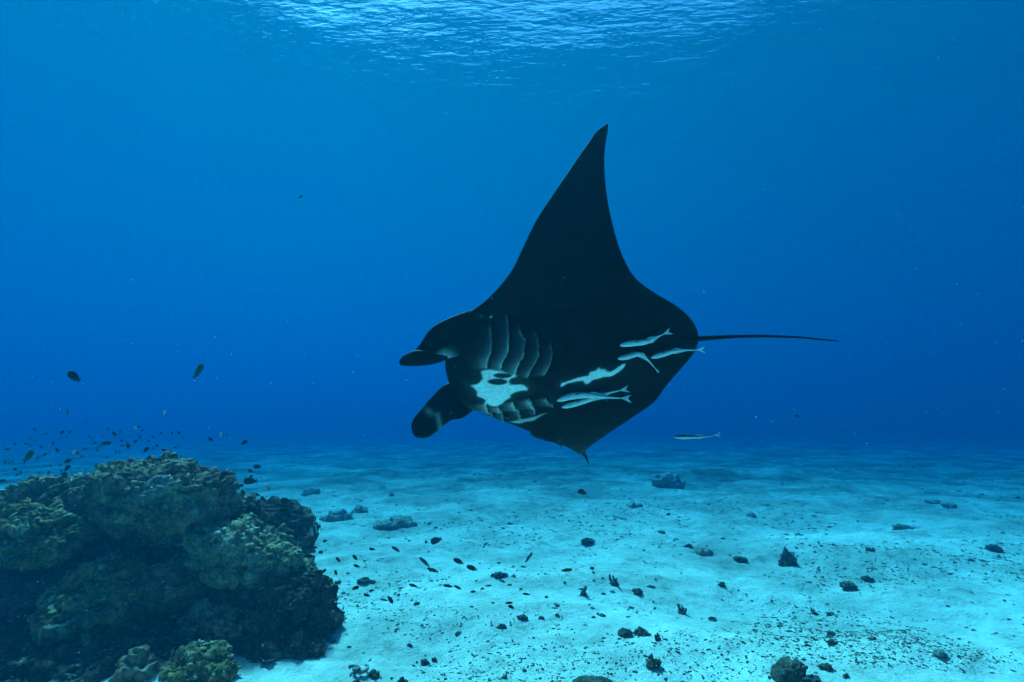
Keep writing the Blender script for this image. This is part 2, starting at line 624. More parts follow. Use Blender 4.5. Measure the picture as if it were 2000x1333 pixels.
def branching(n, height, spread, radius, seed, forks=2):
    rs = random.Random(seed)
    parts = []

    def grow(p, d, L, r, lev):
        a = p + d * L * 0.5 + Vector((rs.uniform(-1, 1), rs.uniform(-1, 1), rs.uniform(0, 1))) * L * 0.08
        b = p + d * L
        parts.append(tube([p, a, b, b + d * r * 0.7], [r, r * 0.9, r * 0.72, r * 0.25], 6))
        if lev > 0:
            for _ in range(rs.choice((1, 2, 2))):
                e = (d + Vector((rs.uniform(-1, 1), rs.uniform(-1, 1), rs.uniform(-0.2, 0.9))) * 0.6).normalized()
                grow(p + d * L * rs.uniform(0.45, 0.9), e, L * rs.uniform(0.45, 0.75), r * 0.75, lev - 1)

    for i in range(n):
        d = Vector((rs.uniform(-1, 1) * spread, rs.uniform(-1, 1) * spread, 1)).normalized()
        grow(Vector((rs.uniform(-1, 1) * radius * 1.5, rs.uniform(-1, 1) * radius * 1.5, -radius)), d, height * rs.uniform(0.6, 1), radius, forks)
    return join(parts)


coral_mounds()
V_, F_ = branching(9, 0.085, 0.9, 0.011, 5, 2)
bc = obj('branching_coral', mesh_np('branching_coral', V_, F_), REEF['olive'], label='small branching coral standing on top of the bommie', cat='coral')
bc.location = P(190, 926, 5.0 * GS)
bc.scale = (GS, GS, GS)


# ------------------------------------------------------------------ rocks and rubble on the sand
def on_sand(px, py, sink=0.0):
    x, y, t = ground_xy(px, py)
    for _ in range(3):
        z = float(sand_z(x, y)[0])
        x, y, t = ground_xy(px, py, z)
    return Vector((x, y, float(sand_z(x, y)[0]) - sink)), t


def rock_mesh(name, rx, ry, rz, seed, sub=4, rough=0.35):
    v, f = ico(sub)
    off = seed * 2.37
    h = 1 + rough * fbm(v * 1.6 + off, 3, seed) + 0.6 * rough * fbm(v * 4.5 + off, 4, seed + 4)
    if sub > 3:
        h = h - 0.25 * rough * np.clip(worley(v * 2.6 + off, seed)[0] - 0.35, 0, 1)
    p = v * h[:, None] * np.array([rx, ry, rz])
    p[:, 2] = np.maximum(p[:, 2], -0.45 * rz)
    return mesh_np(name, p, f)


ROCK = reef_material('rubble_rock', (0.050, 0.048, 0.038), (0.12, 0.112, 0.086), (0.22, 0.20, 0.155), 0.35, 23.0)
FAR_ROCK = reef_material('haze_paled_far_rock', (0.20, 0.18, 0.14), (0.34, 0.31, 0.24), (0.50, 0.45, 0.36), 0.6, 31.0)  # paler copy of the rock colour, distance haze painted in
GRIT = reef_material('rubble_grit', (0.09, 0.085, 0.065), (0.17, 0.155, 0.12), (0.30, 0.27, 0.21), 0.3, 43.0)
ROCK_BROWN = reef_material('rubble_brown', (0.055, 0.042, 0.030), (0.115, 0.088, 0.060), (0.20, 0.155, 0.11), 0.25, 29.0)
ROCK_PALE = reef_material('rubble_pale', (0.20, 0.19, 0.15), (0.34, 0.32, 0.26), (0.46, 0.43, 0.35), 0.5, 37.0)

# px, py (base), width px, height px, style, label
ROCKS = [
    (1305, 950, 56, 20, 'mound', 'hazy far coral mound standing alone on the sand beyond the manta'),
    (1766, 1034, 31, 14, 'lump', 'flat-topped far rock on the sand toward the right edge'),
    (1854, 992, 22, 13, 'lump', 'faint small far rock near the right edge'),
    (1822, 984, 27, 7, 'lump', 'faint low far rock just left of another near the right edge'),
    (1942, 1076, 23, 16, 'lump', 'squarish grey rock with pale foot near the right edge'),
    (1539, 1101, 28, 25, 'cone', 'cone-shaped grey rock standing on the sand'),
    (1446, 1097, 25, 13, 'lump', 'low sloping grey rock left of the cone-shaped one'),
    (1148, 1075, 22, 12, 'lump', 'rounded grey rock on the sand below the manta'),
    (1246, 1161, 16, 14, 'lump', 'upright rounded dark grey rock alone on rippled sand'),
    (1410, 1160, 12, 10, 'lump', 'small round dark stone alone right of the upright rock'),
    (1140, 1162, 17, 19, 'branch', 'small spiky coral stub leaning on the sand'),
    (1199, 1132, 22, 17, 'branch', 'tufted grey coral clump below the low sloping sand'),
    (1332, 1200, 18, 17, 'branch', 'hook-shaped dark coral fragment standing on the sand'),
    (1392, 1212, 14, 8, 'lump', 'notched dark stone right of the hooked fragment'),
    (1221, 1243, 28, 19, 'block', 'blocky square grey stone in a rubble patch'),
    (1250, 1239, 23, 15, 'lump', 'lumpy dark rock right beside the blocky stone'),
    (1263, 1243, 16, 8, 'lump', 'low dark stone at the foot of the lumpy rock'),
    (1285, 1248, 16, 10, 'branch', 'thin coral bits trailing right of the lumpy rock'),
    (1275, 1300, 31, 24, 'branch', 'upright three-pronged dead coral on the bright sand'),
    (1548, 1325, 56, 40, 'clump', 'large dark knobbly coral clump at the bottom edge'),
    (1580, 1333, 40, 14, 'lump', 'dark flat rock under the knobbly clump at the bottom edge'),
    (1613, 1306, 22, 11, 'lump', 'dark wedge-shaped stone right of the knobbly clump'),
    (1652, 1314, 11, 8, 'lump', 'small dark stone far right of the wedge-shaped one'),
    (1624, 1242, 14, 10, 'lump', 'upper of two mottled stones on the sand at right'),
    (1626, 1262, 16, 11, 'lump', 'lower of two mottled stones on the sand at right'),
    (1592, 1201, 14, 12, 'branch', 'small forked coral bit left of a dark pebble'),
    (1620, 1204, 10, 8, 'lump', 'dark pebble right of the small forked coral bit'),
    (1658, 1151, 29, 11, 'lump', 'low spread rock with a pointed end on the right sand'),
    (1694, 1136, 18, 8, 'lump', 'small dark rock above the low spread one'),
    (1836, 1280, 25, 14, 'pale', 'pale round dead coral disc at lower right'),
    (1160, 1356, 100, 30, 'dome', 'smooth dark brown boulder cut by the bottom edge'),
    (975, 1126, 28, 10, 'lump', 'wide low grey stone on the sand under the wing tip'),
    (712, 1132, 24, 8, 'lump', 'low purple grey stone on the sand right of the bommie'),
    (728, 1135, 11, 6, 'lump', 'small dark stone touching the low purple grey one'),
    (830, 1298, 16, 11, 'lump', 'rounded dark pebble with a pale foot near the bottom'),
    (849, 1292, 11, 8, 'lump', 'smaller pebble right beside the rounded dark one'),
    (730, 1322, 18, 13, 'lump', 'brown grey stone near the bottom beside curled rubble'),
    (700, 1314, 36, 16, 'curl', 'curled pale grey coral rubble right of the bommie foot'),
    (696, 1336, 14, 10, 'lump', 'small dark stone cut by the bottom edge left'),
    (785, 1336, 18, 14, 'lump', 'dark rounded stone cut by the bottom edge'),
    (979, 1223, 16, 6, 'lump', 'flat dark stone in the middle of the sand'),
    (1020, 1208, 19, 7, 'lump', 'wide flat stone up-right of the flat dark one'),
    (1057, 1209, 11, 5, 'lump', 'small flat stone right of the wide flat one'),
    (985, 1325, 12, 9, 'branch', 'tiny three-cornered coral chip near the bottom edge'),
    (800, 1263, 11, 6, 'lump', 'small dark oval pebble on bright sand'),
    (814, 1175, 10, 5, 'lump', 'small grey pebble below the passing fish'),
    (924, 1156, 8, 4, 'lump', 'tiny round pebble in the mid sand'),
    (610, 964, 27, 7, 'mound', 'faint far coral mound behind the dark double head'),
    (660, 1018, 53, 14, 'mound', 'hazy rounded coral mound right of the double head'),
    (590, 1018, 35, 13, 'mound', 'hazy coral mound partly behind the double head'),
    (704, 996, 24, 6, 'mound', 'low hazy pair of far lumps on the left sand'),
    (761, 976, 12, 4, 'mound', 'tiny far lump on the left sand'),
    (770, 1028, 72, 9, 'mound', 'long low hazy rock bank on the left sand'),
    (640, 1145, 20, 8, 'lump', 'grey stone on the sand close to the bommie edge'),
    (660, 1140, 14, 5, 'lump', 'small thin stone next to the bommie edge stone'),
    (1345, 1075, 14, 7, 'lump', 'small hazy grey lump mid sand'),
    (1375, 1081, 24, 4, 'mound', 'low hazy ridge of rubble mid sand'),
    (1467, 1013, 16, 8, 'lump', 'hazy small far lump in the middle distance'),
    (1238, 991, 18, 4, 'mound', 'hazy flat far lump left of centre distance'),
    (1292, 1040, 14, 7, 'lump', 'hazy little stone beyond the low ridge'),
    (1560, 1045, 13, 8, 'lump', 'hazy round stone beyond the cone-shaped rock'),
    (1700, 1082, 13, 7, 'lump', 'hazy dark stone left of the squarish rock'),
]


def rocks():
    for i, (px, py, w, h, st, lb) in enumerate(ROCKS):
        p, t = on_sand(px, py)
        rx, rz = w * t / 2000.0, h * t / 1000.0
        mat = ROCK
        cat = 'rock'
        name = 'rock'
        if st == 'branch':
            name, cat = 'coral_fragment', 'coral'
            V, F = branching(max(4, int(w / 5)), rz * 0.62, 0.9, min(rx * 0.22, 0.035), 60 + i, 2)
            va = np.array(V)
            s = np.array([rx / max(1e-3, np.abs(va[:, 0]).max()), rx / max(1e-3, np.abs(va[:, 1]).max()), rz / va[:, 2].max()])
            parts = [(va * s, F)]
            v2, f2 = ico(3)
            bse = v2 * (1 + 0.3 * fbm(v2 * 2 + i, 3, i))[:, None] * np.array([rx * 0.8, rx * 0.6, rz * 0.38])
            parts.append((bse, f2))
            V, F = join(parts)
            me = mesh_np(name, V, F)
            mat = ROCK_BROWN if py > 1250 else ROCK
        elif st == 'clump':
            name, cat = 'coral_clump', 'coral'
            q, f = lobe_verts((rx, rx * 0.8, rz * 0.62), 6, 70 + i, 0.042, 0.1, 0.6)
            V, F = branching(9, rz * 0.5, 1.2, 0.018, 60 + i, 1)
            V, F = join([(q, f), (np.array(V) + np.array([0, 0, rz * 0.25]), F)])
            me = mesh_np(name, V, F)
            mat = ROCK_BROWN
        elif st == 'curl':
            name, cat = 'coral_rubble_piece', 'coral'
            pr = []
            for k in range(3):
                a0 = k * 2.1
                pr.append(tube([(rx * (0.5 * math.cos(a0 + q) + (k - 1) * 0.5), rx * 0.5 * math.sin(a0 + q), rz * (0.25 + 0.12 * q)) for q in np.linspace(0, 3.4, 9)],
                               [rz * 0.26 * (1 - 0.05 * q) for q in range(9)], 7))
            V, F = join(pr)
            me = mesh_np(name, V, F)
            mat = ROCK_PALE
        elif st == 'mound':
            name, cat = 'coral_mound', 'coral'
            q, f = lobe_verts((rx, rx * 0.8, rz), 5, 70 + i, max(0.09, rx * 0.35), 0.1)
            me = mesh_np(name, q, f)
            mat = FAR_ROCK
        else:
            ry = rx * 0.8
            me = rock_mesh(name, rx, ry, rz * (0.62 if st != 'dome' else 0.75), 80 + i, 5, {'block': 0.16, 'dome': 0.10, 'pale': 0.12}.get(st, 0.38))
            if st == 'cone':
                co = np.array([v.co[:] for v in me.vertices])
                k = np.clip(co[:, 2] / rz, 0, 1)
                co[:, :2] *= (1.1 - 0.45 * k)[:, None]
                co[:, 2] *= 1.15
                me.vertices.foreach_set('co', co.astype(np.float32).ravel())
                me.update()
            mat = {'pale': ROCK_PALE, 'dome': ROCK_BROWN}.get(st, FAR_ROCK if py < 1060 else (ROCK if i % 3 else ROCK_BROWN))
        o = obj(name, me, mat, label=lb, cat=cat)
        o.location = p + Vector((0, 0, rz * (0.12 if st not in ('branch', 'curl') else 0.0)))
        o.rotation_euler = (0, 0, random.uniform(-0.4, 0.4))


rocks()


def rubble():
    rs = np.random.default_rng(11)
    kinds = []
    for k in range(8):
        kinds.append(rock_mesh('rubble_piece', 1, rs.uniform(0.45, 0.9), rs.uniform(0.3, 0.6), 500 + k, 2, 0.5))
    for k in range(4):
        V, F = branching(2, 1.0, 2.5, 0.22, 540 + k, 1)
        kinds.append(mesh_np('rubble_piece', np.array(V) * np.array([0.9, 0.9, 0.45]), F))
    for k, me in enumerate(kinds):
        me.materials.append([ROCK_BROWN, GRIT, ROCK][k % 3])

    def pick(n, ymin, ymax, smin, smax):
        out = []
        while len(out) < n:
            px, py = rs.uniform(-20, 2020), ymin + (ymax - ymin) * rs.random()
            if px < 640 + (py - 1200) * 0.1 and py > 960:
                continue
            # denser at lower right, clustered
            dens = 0.35 + 0.65 * np.clip((px - 600) / 1300, 0, 1)
            x, y, t = ground_xy(px, py)
            cl = float(fbm(np.array([[x * 1.1, y * 1.1, 4.0]]), 3, 77)[0])
            if rs.random() > dens * np.clip(0.25 + 1.4 * cl, 0.02, 1):
                continue
            out.append((x, y, t, (smin + (smax - smin) * rs.random() ** 2.5) * t / 2000.0))
        return out

    near = pick(150, 1150, 1335, 8, 15) + pick(90, 1040, 1150, 7, 12)
    for i, (x, y, t, s) in enumerate(near):
        right = x > 1.2
        o = obj('rubble_piece', kinds[i % len(kinds)], None,
                label='small dark coral rubble piece strewn on the right half of the sand' if right else 'small dark coral rubble piece on the sand in the middle',
                cat='rubble', group='rubble strewn on the right half of the sand' if right else 'rubble on the sand in the middle')
        o.location = (x, y, float(sand_z(x, y)[0]) - s * 0.05)
        o.scale = (s, s, s)
        o.rotation_euler = (rs.uniform(-0.3, 0.3), rs.uniform(-0.3, 0.3), rs.uniform(0, 6.28))
    # everything smaller: one mass of grit and chips
    v, f = ico(1)
    V, F = [], []
    n = 24000
    cand = 220000
    py = 900 + 435 * rs.random(cand) ** 0.8
    px = rs.uniform(-600, 2600, cand)
    bb = (666.5 - py) / 1000.0
    t = -CAM_Z / (SP + bb * CP)
    x, y = (px - 1000) / 1000.0 * t, t * (CP - bb * SP)
    g = np.stack([x, y, np.ones(cand)], 1)
    cl = vnoise(g * np.array([0.9, 0.9, 1]), 55) + 0.5 * vnoise(g * np.array([2.7, 2.7, 1]), 56)
    dens = 0.25 + 0.75 * np.clip((px - 500) / 1300, 0, 1)
    ok = np.where(rs.random(cand) < dens * np.clip(0.3 + 1.1 * cl, 0.04, 1))[0][:n]
    x, y, t = x[ok], y[ok], t[ok]
    n = len(ok)
    s = (1.5 + 5.5 * rs.random(n) ** 3.0) * t / 2000.0
    q = v[None] * (1 + 0.9 * (rs.random((n, len(v), 1)) - 0.5))
    q = q * (s[:, None] * np.stack([rs.uniform(0.8, 1.8, n), rs.uniform(0.4, 0.9, n), rs.uniform(0.3, 0.7, n)], 1))[:, None, :]
    a = rs.uniform(0, 6.28, n)
    ca, sa = np.cos(a)[:, None], np.sin(a)[:, None]
    V = np.stack([q[..., 0] * ca - q[..., 1] * sa + x[:, None], q[..., 0] * sa + q[..., 1] * ca + y[:, None], q[..., 2] + sand_z(x, y)[:, None]], -1).reshape(-1, 3)
    F = (f[None] + (np.arange(n) * len(v))[:, None, None]).reshape(-1, 3)
    obj('coral_grit', mesh_np('coral_grit', V, F, smooth=False), GRIT, kind='stuff', label='fine dark coral grit and chips on the sand')


rubble()


# ------------------------------------------------------------------ manta ray geometry (canonical: X forward, Y left, Z dorsal)
ROLL, YAW, NOSE = 44.0, 4.0, -6.5
MS = 0.40                        # size of the animal
M_ORG = P(1366, 664, 4.55 * MS)       # where the tail leaves the body


def _basis():
    f = Vector((-math.cos(R(YAW)), math.sin(R(YAW)), 0))
    f = Vector((f.x * math.cos(R(NOSE)), f.y * math.cos(R(NOSE)), math.sin(R(NOSE))))
    right = f.cross(Vector((0, 0, 1))).normalized()      # points away from the camera
    up = right.cross(f).normalized()
    left = -right
    l = left * math.cos(R(ROLL)) + up * math.sin(R(ROLL))
    d = up * math.cos(R(ROLL)) - left * math.sin(R(ROLL))
    return f, l, d


M_F, M_L, M_D = _basis()
M_MAT = Matrix(((M_F.x * MS, M_L.x * MS, M_D.x * MS, M_ORG.x), (M_F.y * MS, M_L.y * MS, M_D.y * MS, M_ORG.y), (M_F.z * MS, M_L.z * MS, M_D.z * MS, M_ORG.z), (0, 0, 0, 1)))

SPAN = 2.05
# dihedral angle (degrees, + = dorsal) along the arc of each wing
DIH_S = [0.0, 0.30, 0.60, 1.0, 1.4, 1.75, 1.9, 2.05]
DIH_L = [0.0, 4.0, 18.0, 36.0, 46.0, 50.0, 52.0, 54.0]
DIH_R = [0.0, -5.0, -4.0, 10.0, 26.0, 30.0, 12.0, -30.0]
# planform: distance along the arc, leading edge X, trailing edge X
PLAN_S = [0.0, 0.15, 0.30, 0.40, 0.50, 0.65, 0.85, 1.05, 1.25, 1.45, 1.65, 1.80, 1.92, 2.00, 2.05]
PLAN_LE = [2.30, 2.29, 2.24, 2.176, 2.08, 1.82, 1.586, 1.449, 1.321, 1.161, 0.994, 0.87, 0.768, 0.698, 0.613]
PLAN_LE_R = [2.30, 2.29, 2.26, 2.20, 2.10, 1.90, 1.65, 1.45, 1.29, 1.195, 1.143, 1.10, 1.05, 1.025, 1.0]
PLAN_TE = [0.0, 0.045, 0.141, 0.24, 0.367, 0.536, 0.64, 0.685, 0.706, 0.708, 0.692, 0.667, 0.634, 0.609, 0.600]
PLAN_TE_R = [0.0, 0.042, 0.143, 0.217, 0.288, 0.375, 0.598, 0.801, 0.946, 1.03, 1.05, 1.04, 1.02, 1.01, 0.995]


def smooth_interp(x, xs, ys):
    """monotone-ish cubic (Catmull-Rom) interpolation"""
    xs, ys = np.asarray(xs, float), np.asarray(ys, float)
    x = np.clip(np.asarray(x, float), xs[0], xs[-1])
    m = np.gradient(ys, xs)
    i = np.clip(np.searchsorted(xs, x) - 1, 0, len(xs) - 2)
    h = xs[i + 1] - xs[i]
    t = (x - xs[i]) / h
    return ((1 + 2 * t) * (1 - t) ** 2 * ys[i] + t * (1 - t) ** 2 * h * m[i] + t * t * (3 - 2 * t) * ys[i + 1] + t * t * (t - 1) * h * m[i + 1])


_ss = np.linspace(0, SPAN, 400)


def _curve(dih):
    a = np.radians(smooth_interp(_ss, DIH_S, dih))
    ds = _ss[1] - _ss[0]
    y = np.concatenate([[0], np.cumsum(np.cos(a[:-1]) * ds)])
    z = np.concatenate([[0], np.cumsum(np.sin(a[:-1]) * ds)])
    return y, z, a


_CL, _CR = _curve(DIH_L), _curve(DIH_R)


def wing_line(s):
    """signed arc coordinate s -> y, z, slope angle"""
    s = np.asarray(s, float)
    a = np.abs(s)
    out = []
    for k in range(3):
        out.append(np.where(s >= 0, np.interp(a, _ss, _CL[k]), np.interp(a, _ss, _CR[k])))
    y, z, ang = out
    return np.where(s >= 0, y, -y), z, np.where(s >= 0, ang, -ang)


def body_thick(a, c, side):
    """half thickness at arc distance a and chord fraction c (0 = leading edge); side -1 ventral, +1 dorsal"""
    wing = 0.055 * np.clip(1 - a / SPAN, 0, 1) ** 0.8 + 0.004
    wing = wing * (c ** 0.55) * (1 - c) ** 0.8 * 2.0
    # the trunk: deep in front, running out behind
    edge = np.where(side < 0, 0.50, 0.46)
    lat = np.clip(1 - (a / edge) ** 2.6, 0, 1) ** 0.75
    lng = np.clip(c / 0.10, 0, 1) ** 0.5 * np.clip((1 - c) / 0.75, 0, 1) ** 1.1
    depth = np.where(side < 0, 0.27, 0.21)
    lat2 = np.exp(-(a / 0.62) ** 2)
    return wing + depth * (0.80 * lat * lng + 0.20 * lat2 * lng)


def manta_point(s, c, side):
    """surface point for signed arc s, chord fraction c, side"""
    a = np.abs(s)
    le = np.where(s >= 0, smooth_interp(a, PLAN_S, PLAN_LE), smooth_interp(a, PLAN_S, PLAN_LE_R))
    te = np.where(s >= 0, smooth_interp(a, PLAN_S, PLAN_TE), smooth_interp(a, PLAN_S, PLAN_TE_R))
    x = le + (te - le) * c
    y, z, ang = wing_line(s)
    h = body_thick(a, c, side) * side
    return np.stack([x, y - np.sin(ang) * h, z + np.cos(ang) * h], -1)


def project(p):
    """canonical -> photo pixels"""
    p = np.asarray(p, float)
    w = p[..., 0:1] * np.array(M_F) + p[..., 1:2] * np.array(M_L) + p[..., 2:3] * np.array(M_D)
    w = w * MS + np.array(M_ORG)
    dy = w[..., 1]
    dz = w[..., 2] - CAM_Z
    depth = dy * CP + dz * SP
    b = (-dy * SP + dz * CP) / depth
    return np.stack([1000 + 1000 * w[..., 0] / depth, 666.5 - 1000 * b, depth], -1)


# traced markings, in (X, arc) of the underside
GILL_L = [[(1.803, 0.472), (1.806, 0.41), (1.82, 0.311), (1.857, 0.273), (1.88, 0.201)], [(1.655, 0.524), (1.651, 0.465), (1.663, 0.383), (1.682, 0.304), (1.733, 0.245), (1.765, 0.163)], [(1.569, 0.431), (1.562, 0.4), (1.525, 0.352), (1.555, 0.259), (1.611, 0.194), (1.656, 0.108)], [(1.449, 0.4), (1.417, 0.324), (1.432, 0.225), (1.474, 0.163), (1.52, 0.108), (1.547, 0.053)], [(1.319, 0.307), (1.316, 0.228), (1.331, 0.16), (1.364, 0.098), (1.401, 0.039)]]
GILL_R = [[(1.955, -0.218), (1.96, -0.345), (1.95, -0.50), (1.94, -0.585)], [(1.854, -0.297), (1.856, -0.4), (1.848, -0.585), (1.856, -0.678)], [(1.714, -0.242), (1.71, -0.373), (1.69, -0.558), (1.681, -0.609), (1.704, -0.658)], [(1.57, -0.249), (1.557, -0.359), (1.536, -0.544), (1.543, -0.599)], [(1.414, -0.283), (1.411, -0.359), (1.349, -0.537)]]
PATCH = [(1.924, 0.173), (1.878, 0.184), (1.769, 0.153), (1.709, 0.122), (1.663, 0.091), (1.641, 0.033), (1.709, 0.019), (1.647, -0.005), (1.591, -0.033), (1.57, -0.088), (1.575, -0.108), (1.646, -0.098), (1.727, -0.122), (1.723, -0.153), (1.793, -0.204), (1.859, -0.266), (1.91, -0.256), (1.959, -0.218), (1.933, -0.18), (1.953, -0.129), (1.988, -0.088), (1.985, -0.043), (2.008, 0.012), (2.039, 0.046), (1.981, 0.046), (1.925, 0.084), (1.906, 0.101), (1.923, 0.146)]
BELLY = [(1.265, -0.118), (1.184, -0.105), (1.109, -0.112), (1.046, -0.118), (1.014, -0.105), (0.998, -0.064), (0.96, -0.064), (0.927, -0.043), (0.906, -0.06), (0.874, -0.077), (0.864, -0.115), (0.821, -0.142), (0.761, -0.112), (0.694, -0.074), (0.747, -0.149), (0.808, -0.163), (0.893, -0.16), (0.958, -0.167), (0.999, -0.18), (1.039, -0.211), (1.075, -0.153), (1.128, -0.139), (1.2, -0.142), (1.258, -0.153)]
STREAK = [(1.802, -0.688), (1.668, -0.655), (1.542, -0.625), (1.432, -0.60), (1.544, -0.671), (1.697, -0.705)]


def poly_sd(px, py, poly):
    """signed distance to a polygon, negative inside"""
    poly = np.asarray(poly, float)
    d = np.full(px.shape, 1e9)
    inside = np.zeros(px.shape, bool)
    for (ax, ay), (bx, by) in zip(poly, np.roll(poly, -1, 0)):
        ex, ey = bx - ax, by - ay
        wx, wy = px - ax, py - ay
        t = np.clip((wx * ex + wy * ey) / (ex * ex + ey * ey + 1e-12), 0, 1)
        d = np.minimum(d, np.hypot(wx - ex * t, wy - ey * t))
        c = ((ay > py) != (by > py)) & (px < ex * (py - ay) / (ey if abs(ey) > 1e-9 else 1e-9) + ax)
        inside ^= c
    return np.where(inside, -d, d)


def sstep(a, b, x):
    t = np.clip((x - a) / (b - a), 0, 1)
    return t * t * (3 - 2 * t)


def manta():
    root = obj('manta_ray', None, label='black manta ray banking with its white-marked belly toward the viewer', cat='manta ray')
    root.matrix_world = M_MAT
    skin = NT('manta_skin', 0.5, 0.028)
    at = skin.n('Attribute', attribute_name='tint')
    sp = skin.ramp(skin.noise(38, 5, 0.75), [(0.35, (0.75, 0.75, 0.75)), (0.75, (1.35, 1.35, 1.35))])
    col = skin.mix(1.0, at.outputs['Color'], sp, 'MULTIPLY')
    flk = skin.ramp(skin.noise(70, 2, 0.5), [(0.76, (0, 0, 0)), (0.80, (1, 1, 1))])
    col = skin.mix(skin.math('MULTIPLY', flk, 0.35), col, (0.16, 0.17, 0.18))
    mot = skin.ramp(skin.noise(7, 6, 0.7), [(0.45, (0, 0, 0)), (0.75, (1, 1, 1))])
    col = skin.mix(skin.math('MULTIPLY', mot, 0.5), col, (0.012, 0.014, 0.016), 'ADD')
    skin.color(col)
    skin.bump(skin.noise(55, 4, 0.6), 0.25, 0.01)
    # --- body and wings, one closed surface
    core = np.linspace(-0.75, 0.75, 190)
    outL = np.concatenate([np.linspace(0.75, 1.9, 60)[1:], np.linspace(1.9, SPAN - 0.002, 16)[1:]])
    S = np.concatenate([-outL[::-1], core, outL])
    t = np.linspace(0, 1, 231)
    C = np.where(t < 0.12, t * 0.4, 0.048 + (t - 0.12) / 0.88 * 0.952)
    C = np.concatenate([[0, 0.0015, 0.004], C[2:]])
    nS, nC = len(S), len(C)
    sS, cC = np.meshgrid(S, C, indexing='ij')
    ven = manta_point(sS.ravel(), cC.ravel(), -np.ones(sS.size))
    dor = manta_point(sS.ravel(), cC.ravel(), np.ones(sS.size))
    X, A = ven[:, 0], sS.ravel()
    y, z, ang = wing_line(A)
    nrm = np.stack([np.zeros_like(X), np.sin(ang), -np.cos(ang)], 1)      # ventral direction
    disp = np.zeros_like(X)
    white = np.zeros_like(X)
    groove = np.zeros_like(X)
    wob = 0.006 * fbm(np.stack([X * 22, A * 22, X * 0], 1), 3, 5)
    for gl, sg in ((GILL_L, 1), (GILL_R, -1)):
        for k, g in enumerate(gl):
            g = sorted(g, key=lambda q: q[1])
            gs = np.array([q[1] for q in g])
            gx = np.array([q[0] for q in g])
            xg = np.interp(A, gs, gx) + wob
            u = (A - gs[0]) / (gs[-1] - gs[0])
            end = sstep(-0.06, 0.06, u) * (1 - sstep(0.94, 1.06, u))
            d = X - xg
            disp += end * np.where(d >= 0, 0.026 * np.exp(-d / 0.045), -0.030 * np.exp(d / 0.020))
            inner = (1 - u) if sg > 0 else u                     # 1 near the midline
            st = (0.38 + 0.62 * sstep(0.2, 0.85, inner)) * (1.0 if k < 3 else 0.6) if sg > 0 else (0.9 if k < 4 else 0.5) * np.ones_like(u)
            ad = np.abs(d)
            w = np.where(d >= 0, 0.75 * np.exp(-(ad / 0.006) ** 1.5) + 0.45 * np.clip(inner, 0, 1) * np.exp(-ad / 0.035) + 0.10 * np.exp(-ad / 0.05), np.exp(-ad / 0.002))
            white = np.maximum(white, end * st * w)
            groove = np.maximum(groove, end * np.where(d < 0, np.exp(d / 0.02) * (1 - np.exp(d / 0.003)), 0))
    nz = 0.012 * fbm(np.stack([X * 11, A * 11, X * 0 + 3], 1), 3, 8, 0.5)
    for pl, soft, amp in ((PATCH, 0.016, 1.0), (BELLY, 0.014, 0.95), (STREAK, 0.014, 0.5)):
        white = np.maximum(white, amp * (1 - sstep(-soft * 0.4, soft, poly_sd(X, A, pl) + nz)))
    # dim halo where the dark skin thins out round the patches
    halo = 0.035 * (1 - sstep(0.0, 0.12, poly_sd(X, A, PATCH))) + 0.02 * (1 - sstep(0, 0.10, poly_sd(X, A, BELLY)))
    for (ex, es, rx_, rs_, tl) in ((1.755, 0.113, 0.082, 0.026, 0.15), (1.803, 0.058, 0.088, 0.034, 0.14), (1.628, 0.032, 0.09, 0.042, 0.2)):
        dx, dy = X - ex, A - es
        dx, dy = dx * math.cos(tl) + dy * math.sin(tl), -dx * math.sin(tl) + dy * math.cos(tl)
        e = np.hypot(dx / rx_, dy / rs_) + nz * 4
        white *= sstep(0.86, 1.08, e)
    for (ex, es, r_) in ((1.79, 0.52, 0.010), (1.66, -0.03, 0.006)):
        white = np.maximum(white, 1 - sstep(0.6, 1.0, np.hypot(X - ex, A - es) / r_))
    ven = ven + nrm * disp[:, None]
    # the broad mouth at the front
    for arr in (ven, dor):
        c = cC.ravel()
        m = (1 - sstep(0.0, 0.016, c)) * (1 - sstep(0.20, 0.34, np.abs(A)))
        arr[:, 0] -= 0.26 * m
    base = np.array([0.0045, 0.005, 0.006])
    wcol = np.array([0.86, 0.84, 0.80])
    wv = np.clip(white + halo * (1 - white), 0, 1)[:, None]
    tv = base * (1 - wv) + wcol * wv
    tv *= (1 - 0.75 * groove[:, None] * (1 - white[:, None]))
    edge = (1 - sstep(0.0, 0.03, cC.ravel())) * sstep(1.1, 1.7, A)  # sunlit rim painted pale along the left wing's leading edge
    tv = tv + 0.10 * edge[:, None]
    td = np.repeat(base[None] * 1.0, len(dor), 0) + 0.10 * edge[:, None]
    # join ventral and dorsal along leading and trailing edges
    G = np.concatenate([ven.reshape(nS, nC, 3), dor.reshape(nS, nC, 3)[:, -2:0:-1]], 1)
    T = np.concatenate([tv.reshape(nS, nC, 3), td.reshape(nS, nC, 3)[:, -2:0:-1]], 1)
    n2 = G.shape[1]
    i, j = np.meshgrid(np.arange(nS - 1), np.arange(n2), indexing='ij')
    i, j = i.ravel(), j.ravel()
    j2 = (j + 1) % n2
    F = np.stack([i * n2 + j, i * n2 + j2, (i + 1) * n2 + j2, (i + 1) * n2 + j], 1)
    me = mesh_np('body', G.reshape(-1, 3), F)
    # close the two tips
    bm = bmesh.new()
    bm.from_mesh(me)
    bm.verts.ensure_lookup_table()
    bm.faces.new([bm.verts[k] for k in range(n2)])
    bm.faces.new([bm.verts[(nS - 1) * n2 + k] for k in reversed(range(n2))])
    bmesh.ops.recalc_face_normals(bm, faces=bm.faces)
    bm.to_mesh(me)
    bm.free()
    ca = me.color_attributes.new('tint', 'FLOAT_COLOR', 'POINT')
